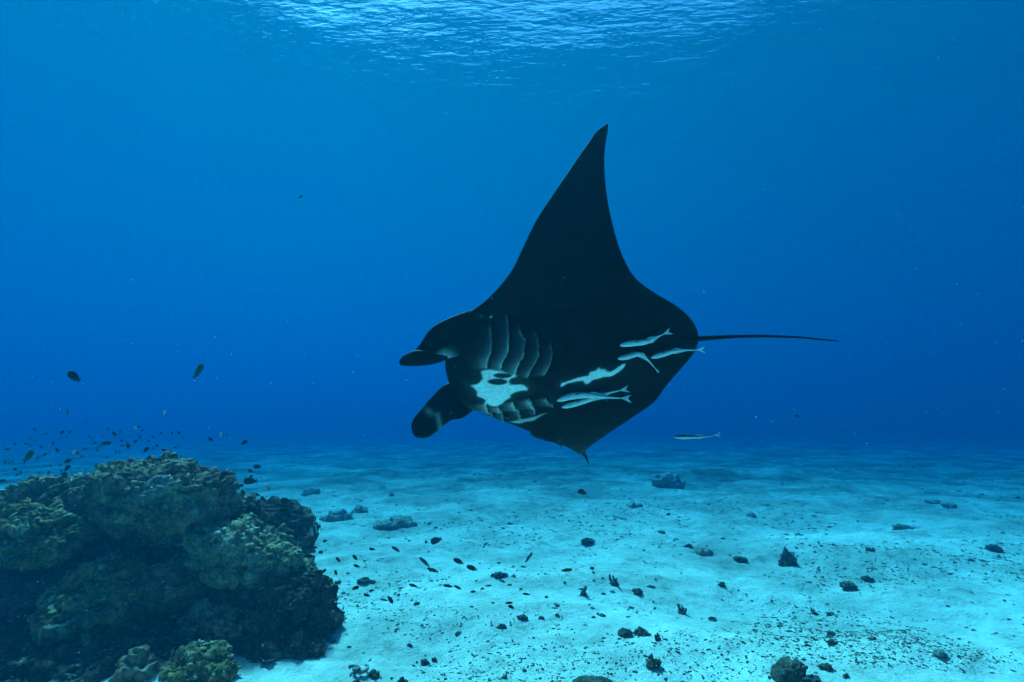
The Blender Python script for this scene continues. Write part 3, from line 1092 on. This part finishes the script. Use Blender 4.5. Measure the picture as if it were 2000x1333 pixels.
    ca.data.foreach_set('color', np.concatenate([T.reshape(-1, 3), np.ones((nS * n2, 1))], 1).astype(np.float32).ravel())
    me.polygons.foreach_set('use_smooth', [True] * len(me.polygons))
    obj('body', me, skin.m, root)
    inv = M_MAT.inverted()

    def strip(name, secs, white_fn=None, ring=26):
        """loft of flat oval sections: (px, py, depth, half width px, image angle of the width, thickness, depth tilt)"""
        cs, ws, ns, th = [], [], [], []
        for (px, py, dp, hw, an, tk, tilt) in secs:
            dp, tilt = dp * MS, tilt * MS
            cs.append(np.array(inv @ P(px, py, dp)))
            w = P(px + hw * math.cos(R(an)), py - hw * math.sin(R(an)), dp + tilt) - P(px, py, dp)
            ws.append(np.array(inv.to_3x3() @ w))
            th.append(tk)
        tt = np.linspace(0, len(secs) - 1, 60)
        k = np.arange(len(secs))
        ip = lambda a: np.stack([smooth_interp(tt, k, np.array(a)[:, q]) for q in range(3)], 1)
        cs, ws, th = ip(cs), ip(ws), smooth_interp(tt, k, th)
        V, tint = [], []
        for q in range(len(tt)):
            tg = cs[min(q + 1, len(tt) - 1)] - cs[max(q - 1, 0)]
            nn = np.cross(tg, ws[q])
            nn /= np.linalg.norm(nn) + 1e-9
            for r in range(ring):
                a = 2 * math.pi * r / ring
                V.append(cs[q] + ws[q] * math.cos(a) + nn * math.sin(a) * th[q])
                wv = white_fn(tt[q] / (len(secs) - 1), math.cos(a), math.sin(a)) if white_fn else 0.0
                tint.append(base * (1 - wv) + wcol * wv)
        F = [(q * ring + r, q * ring + (r + 1) % ring, (q + 1) * ring + (r + 1) % ring, (q + 1) * ring + r) for q in range(len(tt) - 1) for r in range(ring)]
        F += [tuple(reversed(range(ring))), tuple(range((len(tt) - 1) * ring, len(tt) * ring))]
        me = mesh_np(name, V, F)
        ca = me.color_attributes.new('tint', 'FLOAT_COLOR', 'POINT')
        ca.data.foreach_set('color', np.concatenate([np.array(tint), np.ones((len(V), 1))], 1).astype(np.float32).ravel())
        return obj(name, me, skin.m, root)

    # upper (left) head fin: broad blade with a furled tip
    def wf(t, u, v):
        return 0.75 * math.exp(-((t - 0.66) / 0.13) ** 2) * max(0.0, min(1.0, (u - 0.15) * 2.2))
    strip('cephalic_fin', [(948, 628, 4.42, 30, -70, 0.05, 0.0), (915, 645, 4.36, 36, -62, 0.045, 0.02), (886, 659, 4.31, 38, -54, 0.030, 0.03),
                           (865, 671, 4.28, 36, -46, 0.022, 0.03), (846, 685, 4.26, 28, -34, 0.018, 0.02), (830, 694, 4.25, 20, -30, 0.014, 0.0), (822, 699, 4.25, 6, -30, 0.008, 0.0)], wf)
    strip('cephalic_fin', [(874, 699, 4.20, 3, 80, 0.006, 0.0), (858, 701, 4.20, 8, 84, 0.022, 0.0), (835, 700, 4.20, 14, 86, 0.034, 0.0), (810, 700, 4.21, 16, 80, 0.036, 0.0),
                           (792, 703, 4.22, 12.5, 75, 0.03, 0.0), (784, 705, 4.22, 8.5, 75, 0.02, 0.0), (780, 706, 4.22, 2, 75, 0.005, 0.0)])

    # lower (right) head fin: rounded paddle
    def wf2(t, u, v):
        return 0.22 * math.exp(-((t - 0.42) / 0.035) ** 2) * max(0.0, min(1.0, 0.6 - abs(u + 0.45)) * 2) + 0.28 * math.exp(-((t - 0.36 - 0.12 * u) / 0.03) ** 2) * (1 if u > 0 else 0)
    strip('cephalic_fin', [(920, 775, 4.86, 26, -74, 0.05, 0.0), (888, 783, 4.84, 37, -66, 0.055, 0.0), (863, 798, 4.80, 30, -50, 0.04, 0.0), (846, 814, 4.77, 27, -42, 0.034, 0.0),
                           (830, 830, 4.75, 25, -40, 0.03, 0.0), (819, 842, 4.75, 20, -40, 0.022, 0.0), (812, 850, 4.75, 9, -40, 0.012, 0.0), (810, 852, 4.75, 2, -40, 0.005, 0.0)], wf2)
    # tail whip
    pts = [(1330, 662, 4.50, 7), (1366, 662, 4.55, 5.0), (1395, 660, 4.58, 4.2), (1440, 657.5, 4.62, 3.2), (1500, 657, 4.68, 2.6), (1560, 659, 4.74, 2.0), (1610, 664, 4.79, 1.6), (1637, 667, 4.82, 0.9)]
    V, F = tube([inv @ P(a, b, d * MS) for a, b, d, r in pts], [r * d / 1000 for a, b, d, r in pts], 10)
    me = mesh_np('tail', V, F)
    ca = me.color_attributes.new('tint', 'FLOAT_COLOR', 'POINT')
    ca.data.foreach_set('color', np.tile(np.append(base, 1), len(V)).astype(np.float32))
    obj('tail', me, skin.m, root)
    # small dorsal fin in front of the tail, on the far side
    v, f = ico(3)
    q = v * np.array([0.11, 0.012, 0.075])
    q[:, 0] -= 0.5 * np.clip(q[:, 2], 0, 1)
    me = mesh_np('dorsal_fin', q + np.array([0.14, 0, 0.05]), f)
    ca = me.color_attributes.new('tint', 'FLOAT_COLOR', 'POINT')
    ca.data.foreach_set('color', np.tile(np.append(base, 1), len(q)).astype(np.float32))
    obj('dorsal_fin', me, skin.m, root)
    # eyes on the sides of the head
    eye = NT('manta_eye', 0.2, 0.5)
    eye.color((0.02, 0.025, 0.03))
    for s in (0.535, -0.60):
        p = manta_point(np.array([s]), np.array([0.10]), np.array([-1.0]))[0]
        v, f = ico(3)
        obj('eye', mesh_np('eye', v * 0.022 + p, f), eye.m, root)


manta()


# ------------------------------------------------------------------ fish
def tinted(name, rough=0.45, spec=0.35):
    m = NT(name, rough, spec)
    a = m.n('Attribute', attribute_name='tint')
    n = m.ramp(m.noise(60, 3, 0.6), [(0.3, (0.8, 0.8, 0.8)), (0.7, (1.2, 1.2, 1.2))])
    m.color(m.mix(1.0, a.outputs['Color'], n, 'MULTIPLY'))
    return m.m


FISH_SKIN = tinted('fish_skin', 0.5, 0.05)


def set_tint(me, cols):
    ca = me.color_attributes.new('tint', 'FLOAT_COLOR', 'POINT')
    c = np.asarray(cols, float)
    ca.data.foreach_set('color', np.concatenate([c, np.ones((len(c), 1))], 1).astype(np.float32).ravel())


def plate(outline, thick):
    """thin solid fin from an outline in the X-Z plane"""
    n = len(outline)
    V = [(x, -thick, z) for x, z in outline] + [(x, thick, z) for x, z in outline]
    F = [tuple(reversed(range(n))), tuple(range(n, 2 * n))]
    F += [(k, (k + 1) % n, n + (k + 1) % n, n + k) for k in range(n)]
    return V, F


def fish_parts(height, width, tail=0.22, fork=0.5, dorsal=0.12, nose=0.9, fat=0.42, ring=14, nx=22):
    """unit-length fish, head at +X; returns named pieces"""
    xs = np.linspace(0.5, -0.5 + tail * 0.8, nx)
    u = (0.5 - xs) / (xs[0] - xs[-1])
    prof = (u ** (0.55 * nose)) * (1 - u) ** 0.85
    pk = prof.max()
    h = height / 2 * np.maximum(prof / pk, 0.16 * np.clip(u * 3, 0, 1))
    w = width / 2 * np.maximum(prof / pk, 0.10 * np.clip(u * 3, 0, 1)) ** 0.9
    V = []
    for x, a, b in zip(xs, h, w):
        for k in range(ring):
            t = 2 * math.pi * k / ring
            V.append((x, b * math.cos(t), a * math.sin(t)))
    F = [(i * ring + k, i * ring + (k + 1) % ring, (i + 1) * ring + (k + 1) % ring, (i + 1) * ring + k) for i in range(nx - 1) for k in range(ring)]
    F += [tuple(reversed(range(ring))), tuple(range((nx - 1) * ring, nx * ring))]
    body = (V, F)
    xe = xs[-1]
    hs = height * 0.07
    tl = [(xe + 0.03, hs), (-0.44, height * 0.28), (-0.5, height * 0.40), (-0.5 + tail * fork * 0.5, 0), (-0.5, -height * 0.40), (-0.44, -height * 0.28), (xe + 0.03, -hs)]
    th = 0.006
    top = lambda x: float(np.interp(-x, -xs, h))
    d = [(x, top(x) * 0.9) for x in np.linspace(0.22, xe + 0.02, 8)]
    d += [(x - 0.03, top(x) + dorsal * s) for x, s in zip(np.linspace(xe + 0.01, 0.12, 7), (0.35, 0.95, 0.9, 0.75, 0.7, 0.65, 0.4))]
    a = [(x, -top(x) * 0.9) for x in np.linspace(-0.02, xe + 0.02, 6)]
    a = a[::-1] + [(x - 0.03, -top(x) - dorsal * s) for x, s in zip(np.linspace(-0.05, xe + 0.01, 5), (0.5, 0.9, 0.9, 0.8, 0.35))]
    pv = [(0.18, -top(0.18) * 0.85), (0.05, -top(0.05) - dorsal * 0.8), (0.08, -top(0.08) * 0.9)]
    return {'body': body, 'tail_fin': plate(tl, th), 'dorsal_fin': plate(d, th), 'anal_fin': plate(a, th), 'pelvic_fin': plate(pv, th)}


def fish_tint(V, col, belly=None, tailc=None, bands=None):
    V = np.asarray(V, float)
    c = np.repeat(np.array(col)[None], len(V), 0)
    if belly is not None:
        k = sstep(0.02, -0.10, V[:, 2])[:, None]
        c = c * (1 - k) + np.array(belly) * k
    if tailc is not None:
        k = sstep(-0.27, -0.33, V[:, 0])[:, None]
        c = c * (1 - k) + np.array(tailc) * k
    if bands is not None:
        for lo, hi, bc in bands:
            k = (sstep(lo - 0.02, lo + 0.02, V[:, 0]) * (1 - sstep(hi - 0.02, hi + 0.02, V[:, 0])))[:, None]
            c = c * (1 - k) + np.array(bc) * k
    return c


DARK = (0.022, 0.019, 0.017)
BROWN = (0.075, 0.052, 0.030)
SPEC = {
    # height, width, tail, fork, dorsal, nose, colour, belly, tail colour, bands
    'damsel': (0.46, 0.18, 0.20, 0.55, 0.07, 0.9, DARK, None, None, None),
    'oval': (0.56, 0.17, 0.17, 0.30, 0.05, 0.8, (0.030, 0.028, 0.026), None, None, None),
    'chromis': (0.38, 0.16, 0.22, 0.7, 0.06, 1.0, DARK, None, (0.20, 0.15, 0.03), None),
    'slim': (0.27, 0.13, 0.17, 0.35, 0.05, 1.0, (0.035, 0.032, 0.028), (0.06, 0.05, 0.03), None, None),
    'wrasse': (0.22, 0.12, 0.16, 0.2, 0.04, 1.0, (0.11, 0.10, 0.08), None, None, None),
    'brown': (0.48, 0.18, 0.20, 0.5, 0.07, 0.9, BROWN, None, None, None),
    'pale': (0.52, 0.18, 0.22, 0.5, 0.07, 0.9, (0.50, 0.48, 0.42), None, (0.08, 0.07, 0.06), [(-0.28, -0.05, (0.10, 0.08, 0.05))]),
    'surgeon': (0.58, 0.16, 0.18, 0.25, 0.05, 0.75, (0.040, 0.042, 0.045), None, None, None),
    'parrot': (0.42, 0.20, 0.20, 0.4, 0.06, 0.85, (0.07, 0.065, 0.055), None, None, [(0.30, 0.6, (0.10, 0.07, 0.035))]),
    'yellow': (0.45, 0.17, 0.2, 0.4, 0.06, 0.9, (0.55, 0.42, 0.06), (0.6, 0.55, 0.4), None, None),
}
_pieces, _whole = {}, {}


def pieces(sp):
    if sp not in _pieces:
        s = SPEC[sp]
        pr = fish_parts(s[0], s[1], s[2], s[3], s[4], s[5])
        out = {}
        for k, (V, F) in pr.items():
            me = mesh_np(k, V, F)
            if k != 'body':
                me.polygons.foreach_set('use_smooth', [False] * len(me.polygons))
            set_tint(me, fish_tint(V, s[6], s[7], s[8], s[9]))
            me.materials.append(FISH_SKIN)
            out[k] = me
        _pieces[sp] = out
        V, F = join(list(pr.values()))
        me = mesh_np('fish_' + sp, V, F)
        set_tint(me, fish_tint(V, s[6], s[7], s[8], s[9]))
        me.materials.append(FISH_SKIN)
        _whole[sp] = me
    return _pieces[sp]


def fish_matrix(px, py, depth, len_px, ang, turn=0.0):
    """ang: direction of the head in the picture (0 right, 90 up); turn: degrees toward (+) or away"""
    depth = depth * GS
    c = P(px, py, depth)
    right, up, fwd = Vector((1, 0, 0)), Vector((0, -SP, CP)), Vector((0, CP, SP))
    d = (right * math.cos(R(ang)) + up * math.sin(R(ang))) * math.cos(R(turn)) - fwd * math.sin(R(turn))
    d.normalize()
    z = Vector((0, 0, 1))
    if abs(d.z) > 0.92:
        z = Vector((0.5, 0.3, 0.4))
    y = z.cross(d).normalized()
    z = d.cross(y).normalized()
    L = len_px * depth / 1000.0 / max(0.35, math.cos(R(turn)))
    return Matrix(((d.x * L, y.x * L, z.x * L, c.x), (d.y * L, y.y * L, z.y * L, c.y), (d.z * L, y.z * L, z.z * L, c.z), (0, 0, 0, 1)))


def fish(sp, px, py, depth, len_px, ang, turn=0.0, label=None, group=None, parts=False, name=None):
    ps = pieces(sp)
    nm = name or {'surgeon': 'surgeonfish', 'wrasse': 'wrasse', 'parrot': 'parrotfish', 'yellow': 'yellow_fish'}.get(sp, 'damselfish')
    if parts:
        o = obj(nm, ps['body'], None, label=label, cat='fish', group=group)
        for k in ('tail_fin', 'dorsal_fin', 'anal_fin', 'pelvic_fin'):
            obj(k, ps[k], None, o)
    else:
        o = obj(nm, _whole[sp], None, label=label, cat='fish', group=group)
    o.matrix_world = fish_matrix(px, py, depth, len_px, ang, turn)
    return o


# px, py, depth, length px, head direction, turn, species, label
BIG = [
    (387, 726, 4.6, 36, 52, 10, 'parrot', 'dark fish with pale snout rising alone high above the bommie'),
    (145, 736, 4.4, 19, 92, 55, 'damsel', 'dark fish seen end-on, alone above the left of the bommie'),
    (55, 892, 4.7, 32, 48, 5, 'parrot', 'largest dark fish left of the branching coral, tail down'),
    (852, 1056, 6.0, 22, 195, 5, 'surgeon', 'round dark fish over the far sand right of the bommie'),
    (829, 1098, 5.2, 28, 132, 10, 'wrasse', 'slender grey fish pointing up left above a darker one'),
    (1033, 1089, 6.0, 24, 55, 0, 'wrasse', 'slender grey fish pointing up right over open sand'),
    (1107, 1114, 5.6, 22, 8, 5, 'slim', 'rightmost dark fish low over the sand below the manta'),
    (1137, 962, 6.5, 19, 158, 10, 'damsel', 'single dark fish over far sand below the wing tip'),
    (489, 940, 5.2, 24, 175, 10, 'oval', 'plump dark fish right of the top of the bommie'),
    (625, 1139, 4.5, 27, 62, 20, 'slim', 'tall thin dark fish at the right edge of the bommie'),
    (558, 979, 5.4, 21, 178, 0, 'oval', 'oval dark fish just above the double coral head'),
    (646, 1155, 4.5, 20, 52, 5, 'damsel', 'dark fish diving beside the bommie edge stone'),
    (587, 385, 5.0, 10, 30, 20, 'brown', 'tiny brown fish alone in the open blue'),
    (1557, 813, 9.0, 10, 160, 0, 'brown', 'tiny faint fish in blue water far right of the manta'),
    (1305, 1005, 9.0, 9, 10, 0, 'damsel', 'tiny fish over far sand under the manta tail'),
    (513, 1261, 4.0, 9, 60, 30, 'yellow', 'tiny yellow fish in front of the dark foot of the bommie'),
    (750, 1172, 5.2, 16, 165, 0, 'wrasse', 'small grey fish close above a grey pebble'),
    (322, 809, 5.0, 13, 80, 40, 'pale', 'pale fish highest of those above the bommie top'),
    (268, 835, 5.2, 11, 200, 20, 'pale', 'pale and dark fish above the left of the bommie cap'),
    (432, 851, 5.0, 12, 80, 40, 'pale', 'pale fish above the right end of the bommie cap'),
    (148, 884, 5.0, 14, 145, 20, 'pale', 'pale headed fish just left of the branching coral'),
    (840, 1022, 7.5, 10, 10, 0, 'pale', 'tiny pale fish over the far left sand'),
    (522, 953, 6.5, 12, 90, 60, 'pale', 'pale blurred fish right of the bommie top'),
]
REEF_TOP = [
    (132, 807, 13, 60), (224, 848, 15, 155), (207, 866, 16, 5), (184, 866, 9, 20), (264, 863, 11, 30), (250, 872, 11, 85), (285, 879, 12, 55),
    (322, 879, 11, 185), (341, 889, 11, 200), (412, 859, 13, 145), (477, 865, 13, 35), (103, 867, 11, 60), (88, 888, 9, 30), (98, 884, 6, 10),
    (112, 880, 9, 100), (73, 896, 9, 60), (132, 901, 16, 20), (131, 915, 14, 55), (125, 926, 12, 0), (28, 917, 14, 12), (40, 924, 12, 55), (47, 930, 5, 10),
    (140, 922, 6, 30), (109, 931, 7, 0), (90, 910, 7, 5), (3, 940, 12, 10), (14, 878, 8, 0), (30, 868, 8, 150), (52, 867, 7, 160), (59, 869, 6, 20),
    (68, 839, 9, 160), (121, 845, 10, 40), (135, 844, 8, 10), (116, 859, 7, 60), (88, 848, 6, 20), (235, 842, 8, 55), (256, 876, 6, 80), (170, 876, 6, 40),
    (300, 893, 6, 10), (318, 897, 7, 0), (262, 897, 6, 200), (338, 895, 8, 0), (48, 958, 8, 170), (52, 965, 7, 140), (20, 956, 8, 10), (290, 862, 6, 20), (200, 853, 5, 0),
    (160, 892, 6, 140), (76, 924, 5, 0), (102, 940, 5, 20), (190, 874, 5, 0), (315, 846, 5, 0), (443, 850, 6, 160), (370, 900, 7, 180), (228, 899, 7, 150),
]
REEF_SIDE = [
    (434, 931, 20, 70), (446, 927, 12, 178), (503, 912, 13, 172), (489, 920, 10, 160), (490, 931, 9, 30), (471, 949, 12, 15), (451, 945, 9, 20), (451, 962, 7, 80),
    (475, 962, 11, 120), (503, 967, 10, 140), (514, 975, 13, 145), (554, 997, 15, 12), (558, 1004, 8, 20), (592, 1045, 15, 170), (605, 1069, 14, 172), (616, 1070, 9, 178),
    (626, 1079, 11, 8), (605, 1087, 15, 160), (635, 1057, 9, 200), (521, 971, 5, 30), (446, 954, 6, 40),
]
SAND_FISH = [
    (694, 1090, 15, 128, 'chromis'), (697, 1106, 14, 165, 'chromis'), (661, 1094, 14, 140, 'chromis'), (633, 1116, 11, 50, 'damsel'), (656, 1119, 11, 110, 'damsel'), (637, 1127, 6, 130, 'damsel'),
    (727, 1073, 13, 165, 'chromis'), (773, 1073, 19, 145, 'slim'), (845, 1114, 23, 165, 'slim'), (896, 1097, 23, 155, 'chromis'), (922, 1110, 23, 165, 'chromis'),
    (807, 1144, 18, 165, 'slim'), (875, 1145, 19, 165, 'slim'), (894, 1148, 17, 150, 'slim'), (694, 1149, 15, 20, 'damsel'), (717, 1163, 13, 160, 'chromis'), (762, 1171, 19, -55, 'chromis'),
    (1028, 1161, 15, 175, 'slim'), (994, 1178, 16, 10, 'slim'), (999, 1186, 13, 160, 'damsel'), (725, 1154, 10, 10, 'damsel'),
]


ORD = ('first', 'second', 'third', 'fourth', 'fifth', 'sixth', 'seventh', 'eighth', 'ninth', 'tenth', 'eleventh', 'twelfth')


def banded(items, bands):
    """label each small fish by the band it swims in and its order from the left there"""
    left = list(items)
    out = []
    for test, phrase in bands:
        mine = sorted([it for it in left if test(it[0], it[1])], key=lambda it: it[0])
        left = [it for it in left if it not in mine]
        for k, it in enumerate(mine):
            out.append((it, '%s, %s from the left' % (phrase, ORD[k]) if len(mine) > 1 else phrase))
    return out


TOP_BANDS = [
    (lambda x, y: y < 853, 'small dark damselfish in the highest thin row above the bommie'),
    (lambda x, y: x > 240 and y < 885, 'small dark damselfish above the flat cap of the bommie'),
    (lambda x, y: x > 215, 'small dark damselfish just skimming the flat cap of the bommie'),
    (lambda x, y: x > 155, 'small dark damselfish around the branching coral on the bommie'),
    (lambda x, y: y < 883, 'small dark damselfish in the upper row left of the branching coral'),
    (lambda x, y: y < 913, 'small dark damselfish in the middle row left of the branching coral'),
    (lambda x, y: y < 934, 'small dark damselfish in the lower row left of the branching coral'),
    (lambda x, y: True, 'small dark damselfish low at the left slope of the bommie top'),
]
SIDE_BANDS = [
    (lambda x, y: y < 940, 'small dark damselfish in the upper row right of the bommie cap'),
    (lambda x, y: y < 985, 'small dark damselfish in the lower row right of the bommie cap'),
    (lambda x, y: True, 'small dark damselfish along the right flank of the double coral head'),
]
SAND_BANDS = [
    (lambda x, y: x < 700 and y < 1112, 'small yellow-tailed fish over the sand by the bommie shoulder'),
    (lambda x, y: x < 700, 'small dark fish over the sand close to the bommie side'),
    (lambda x, y: y < 1120, 'small dark fish in the upper row over the sand'),
    (lambda x, y: y < 1159 and x < 950, 'small dark fish in the middle row over the sand'),
    (lambda x, y: True, 'small dark fish in the lowest row over the sand'),
]


def all_fish():
    for (px, py, d, L, a, tn, sp, lb) in BIG:
        fish(sp, px, py, d * 0.72, L, a, tn, lb, parts=L >= 18)
    rs = random.Random(3)
    for (px, py, L, a), lb in banded(REEF_TOP, TOP_BANDS):
        fish(rs.choice(('damsel', 'damsel', 'oval', 'chromis', 'brown')) if L > 8 else rs.choice(('damsel', 'brown')), px, py, rs.uniform(3.0, 4.2) if L > 9 else rs.uniform(4.5, 7.0), L, a, rs.uniform(-30, 30),
             lb, 'damselfish hovering over the bommie top')
    for _ in range(70):
        x = rs.uniform(0, 360)
        y = rs.uniform(905, 950) - 95 * rs.random() ** 1.5 if x < 180 else rs.uniform(838, 900)
        fish(rs.choice(('damsel', 'brown')), x, y, rs.uniform(5.2, 7.5), rs.uniform(4, 7), rs.uniform(-40, 220), rs.uniform(-30, 30),
             'tiny faint fish in the hazy cloud behind the bommie top', 'tiny fish in the cloud behind the bommie top')
    for (px, py, L, a), lb in banded(REEF_SIDE, SIDE_BANDS):
        fish(rs.choice(('damsel', 'damsel', 'oval')), px, py, rs.uniform(3.4, 4.4), L, a, rs.uniform(-25, 25), lb, 'damselfish by the right side of the bommie')
    for (px, py, L, a, sp), lb in banded(SAND_FISH, SAND_BANDS):
        _, _, t = ground_xy(px, py)
        fish(sp, px, py, t / GS * rs.uniform(0.58, 0.75), L, a, rs.uniform(-15, 15), lb, 'fish low over the sand right of the bommie')


all_fish()


def banner_fish():
    s = (0.62, 0.12, 0.2, 0.2, 0.06, 0.9)
    pr = fish_parts(*s)
    bands = [(-0.34, -0.12, (0.012, 0.012, 0.014)), (0.06, 0.24, (0.012, 0.012, 0.014))]
    o = None
    for k, (V, F) in pr.items():
        me = mesh_np(k, V, F)
        set_tint(me, fish_tint(V, (0.34, 0.33, 0.29), None, (0.22, 0.16, 0.04), bands))
        me.materials.append(FISH_SKIN)
        if k == 'body':
            o = obj('bannerfish', me, None, label='black and white banded fish with a long trailing fin beside the double coral head', cat='fish')
        else:
            obj(k, me, None, o)
    V, F = tube([(0.10, 0, 0.28), (0.05, 0, 0.48), (-0.10, 0, 0.72), (-0.35, 0, 0.95)], [0.02, 0.016, 0.011, 0.004], 6)
    me = mesh_np('fin_streamer', V, F)
    set_tint(me, np.repeat([[0.6, 0.58, 0.52]], len(V), 0))
    me.materials.append(FISH_SKIN)
    obj('fin_streamer', me, None, o)
    o.matrix_world = fish_matrix(616, 1034, 4.9, 12, 205, 66)


banner_fish()


# ------------------------------------------------------------------ remoras
def remora(path, depth0, depth1, half_px, cols, label, group=None, fork=True, flat=0.8, stripe=None):
    """slender sharksucker lofted along a path of photo points, head first"""
    depth0, depth1 = depth0 * MS, depth1 * MS
    n = 30
    t = np.linspace(0, 1, n)
    k = np.linspace(0, 1, len(path))
    px = smooth_interp(t, k, [p[0] for p in path])
    py = smooth_interp(t, k, [p[1] for p in path])
    dp = depth0 + (depth1 - depth0) * t
    c = np.array([P(a, b, d) for a, b, d in zip(px, py, dp)])
    org = Vector(c[n // 3])
    rad = 0.88 * half_px * depth0 / 1000.0 * np.interp(t, [0, 0.03, 0.10, 0.25, 0.42, 0.62, 0.85, 0.97, 1.0], [0.22, 0.48, 0.80, 1.0, 0.95, 0.62, 0.30, 0.20, 0.12])
    ring = 16
    V, tint = [], []
    cam_p = np.array([0, 0, CAM_Z])
    for i in range(n):
        tg = c[min(i + 1, n - 1)] - c[max(i - 1, 0)]
        tg = tg / np.linalg.norm(tg)
        out = cam_p - c[i]
        out = out - tg * (out @ tg)
        out /= np.linalg.norm(out)
        sd = np.cross(tg, out)
        if sd[2] < 0:
            sd = -sd
        for q in range(ring):
            a = 2 * math.pi * q / ring
            V.append(c[i] + sd * math.sin(a) * rad[i] + out * math.cos(a) * rad[i] * flat - np.array(org))
            u = math.sin(a)
            if stripe:
                w = float(sstep(stripe[0], stripe[1], u))
            else:
                w = float(sstep(0.05, 0.95, u)) * 0.85 + 0.25 * math.exp(-((u - 0.1) / 0.12) ** 2)
            tint.append(np.array(cols[0]) * (1 - w) + np.array(cols[1]) * w)
    F = [(i * ring + q, i * ring + (q + 1) % ring, (i + 1) * ring + (q + 1) % ring, (i + 1) * ring + q) for i in range(n - 1) for q in range(ring)]
    F += [tuple(reversed(range(ring))), tuple(range((n - 1) * ring, n * ring))]
    me = mesh_np('remora', V, F)
    set_tint(me, tint)
    me.materials.append(FISH_SKIN)
    o = obj('remora', me, None, label=label, cat='fish', group=group)
    o.location = org
    # fins: thin solid triangles

    def fin(nm, pts, col):
        pts = [Vector(p) - org for p in pts]
        nn = (pts[1] - pts[0]).cross(pts[2] - pts[0]).normalized() * 0.001
        m = len(pts)
        Vv = [p - nn for p in pts] + [p + nn for p in pts]
        Ff = [tuple(reversed(range(m))), tuple(range(m, 2 * m))] + [(q, (q + 1) % m, m + (q + 1) % m, m + q) for q in range(m)]
        mm = mesh_np(nm, Vv, Ff, smooth=False)
        set_tint(mm, np.repeat([col], len(Vv), 0))
        mm.materials.append(FISH_SKIN)
        obj(nm, mm, None, o)

    e = c[-1]
    tg = c[-1] - c[-4]
    tg = tg / np.linalg.norm(tg)
    sd = np.cross(tg, (cam_p - e) / np.linalg.norm(cam_p - e))
    h = half_px * depth1 / 1000.0
    L = h * 2.6
    if fork:
        fin('tail_fin', [e - tg * h * 0.4, e + tg * L + sd * h * 1.15, e + tg * L * 0.62 + sd * h * 0.1, e + tg * L * 0.62 - sd * h * 0.1, e + tg * L * 0.95 - sd * h * 1.05], cols[0])
    else:
        fin('tail_fin', [e - tg * h * 0.4, e + tg * L * 0.7 + sd * h * 0.3, e + tg * L * 0.7 - sd * h * 0.3], cols[0])
    i = int(n * 0.62)
    s0 = np.cross((c[i + 2] - c[i - 2]) / np.linalg.norm(c[i + 2] - c[i - 2]), (cam_p - c[i]) / np.linalg.norm(cam_p - c[i]))
    fin('dorsal_fin', [c[i - 4] + s0 * rad[i - 4] * 0.8, c[i] + s0 * (rad[i] + h * 0.45), c[i + 6] + s0 * rad[i + 6] * 0.8], cols[0])
    fin('anal_fin', [c[i - 4] - s0 * rad[i - 4] * 0.8, c[i] - s0 * (rad[i] + h * 0.45), c[i + 6] - s0 * rad[i + 6] * 0.8], cols[0])
    j = int(n * 0.30)
    toward = (cam_p - c[j]) / np.linalg.norm(cam_p - c[j])
    fin('pectoral_fin', [c[j] + toward * rad[j] * 0.75, c[j + 3] + toward * rad[j] * 1.2 - s0 * rad[j] * 0.5, c[j + 1] + toward * rad[j] * 0.7 - s0 * rad[j] * 0.7], (0.16, 0.16, 0.13))


SILV = ((0.70, 0.72, 0.72), (0.15, 0.17, 0.21))
remora([(1211, 675), (1232, 671), (1262, 668), (1280, 660), (1296, 653)], 4.33, 4.37, 7.0, SILV, 'pale remora uppermost on the manta belly, tail bent upward')
remora([(1207, 701), (1225, 697), (1246, 692), (1262, 700), (1279, 719)], 4.39, 4.52, 6.6, SILV, 'pale remora curled downward below the uppermost one on the manta', fork=False)
remora([(1272, 699), (1295, 692), (1325, 685), (1362, 684)], 4.47, 4.55, 6.4, SILV, 'pale remora nearest the manta tail, its tail past the body edge')
remora([(1088, 783), (1115, 774), (1145, 772), (1180, 776), (1214, 778)], 4.58, 4.72, 8.4, SILV, 'pale remora in front of the crossed pair low on the belly')
remora([(1097, 796), (1118, 790), (1150, 781), (1185, 769), (1212, 763)], 4.79, 4.67, 6.6, SILV, 'pale remora behind in the crossed pair low on the belly')
remora([(1316, 854), (1332, 854), (1352, 854), (1378, 853), (1396, 851)], 4.6, 4.6, 4.6, ((0.60, 0.62, 0.60), (0.012, 0.012, 0.013)), 'black-backed white-bellied remora swimming free below the manta tail', stripe=(-0.05, 0.12))
remora([(1036, 846), (1052, 853), (1070, 859), (1090, 867)], 5.06, 5.22, 5.0, ((0.02, 0.022, 0.024), (0.02, 0.022, 0.024)), 'dark remora tucked under the leading edge of the lower wing')


# ------------------------------------------------------------------ drifting specks
def specks():
    rs = np.random.default_rng(5)
    v, f = ico(1)
    V, F = [], []
    n = 2300
    for k in range(n):
        d = 0.5 + 3.2 * rs.random()
        p = np.array(P(rs.uniform(-150, 2150), rs.uniform(-100, 1430), d))
        s = d / 1000.0 * (0.42 + 0.85 * rs.random() ** 5)
        V.append(v * s * rs.uniform(0.6, 1.3, 3) + p)
        F.append(f + k * len(v))
    m = NT('pale_plankton', 0.9, 0.1)
    m.color((0.6, 0.6, 0.56))
    obj('drifting_plankton', mesh_np('drifting_plankton', np.concatenate(V), np.concatenate(F)), m.m, kind='stuff', label='tiny pale plankton specks drifting in the water')


specks()
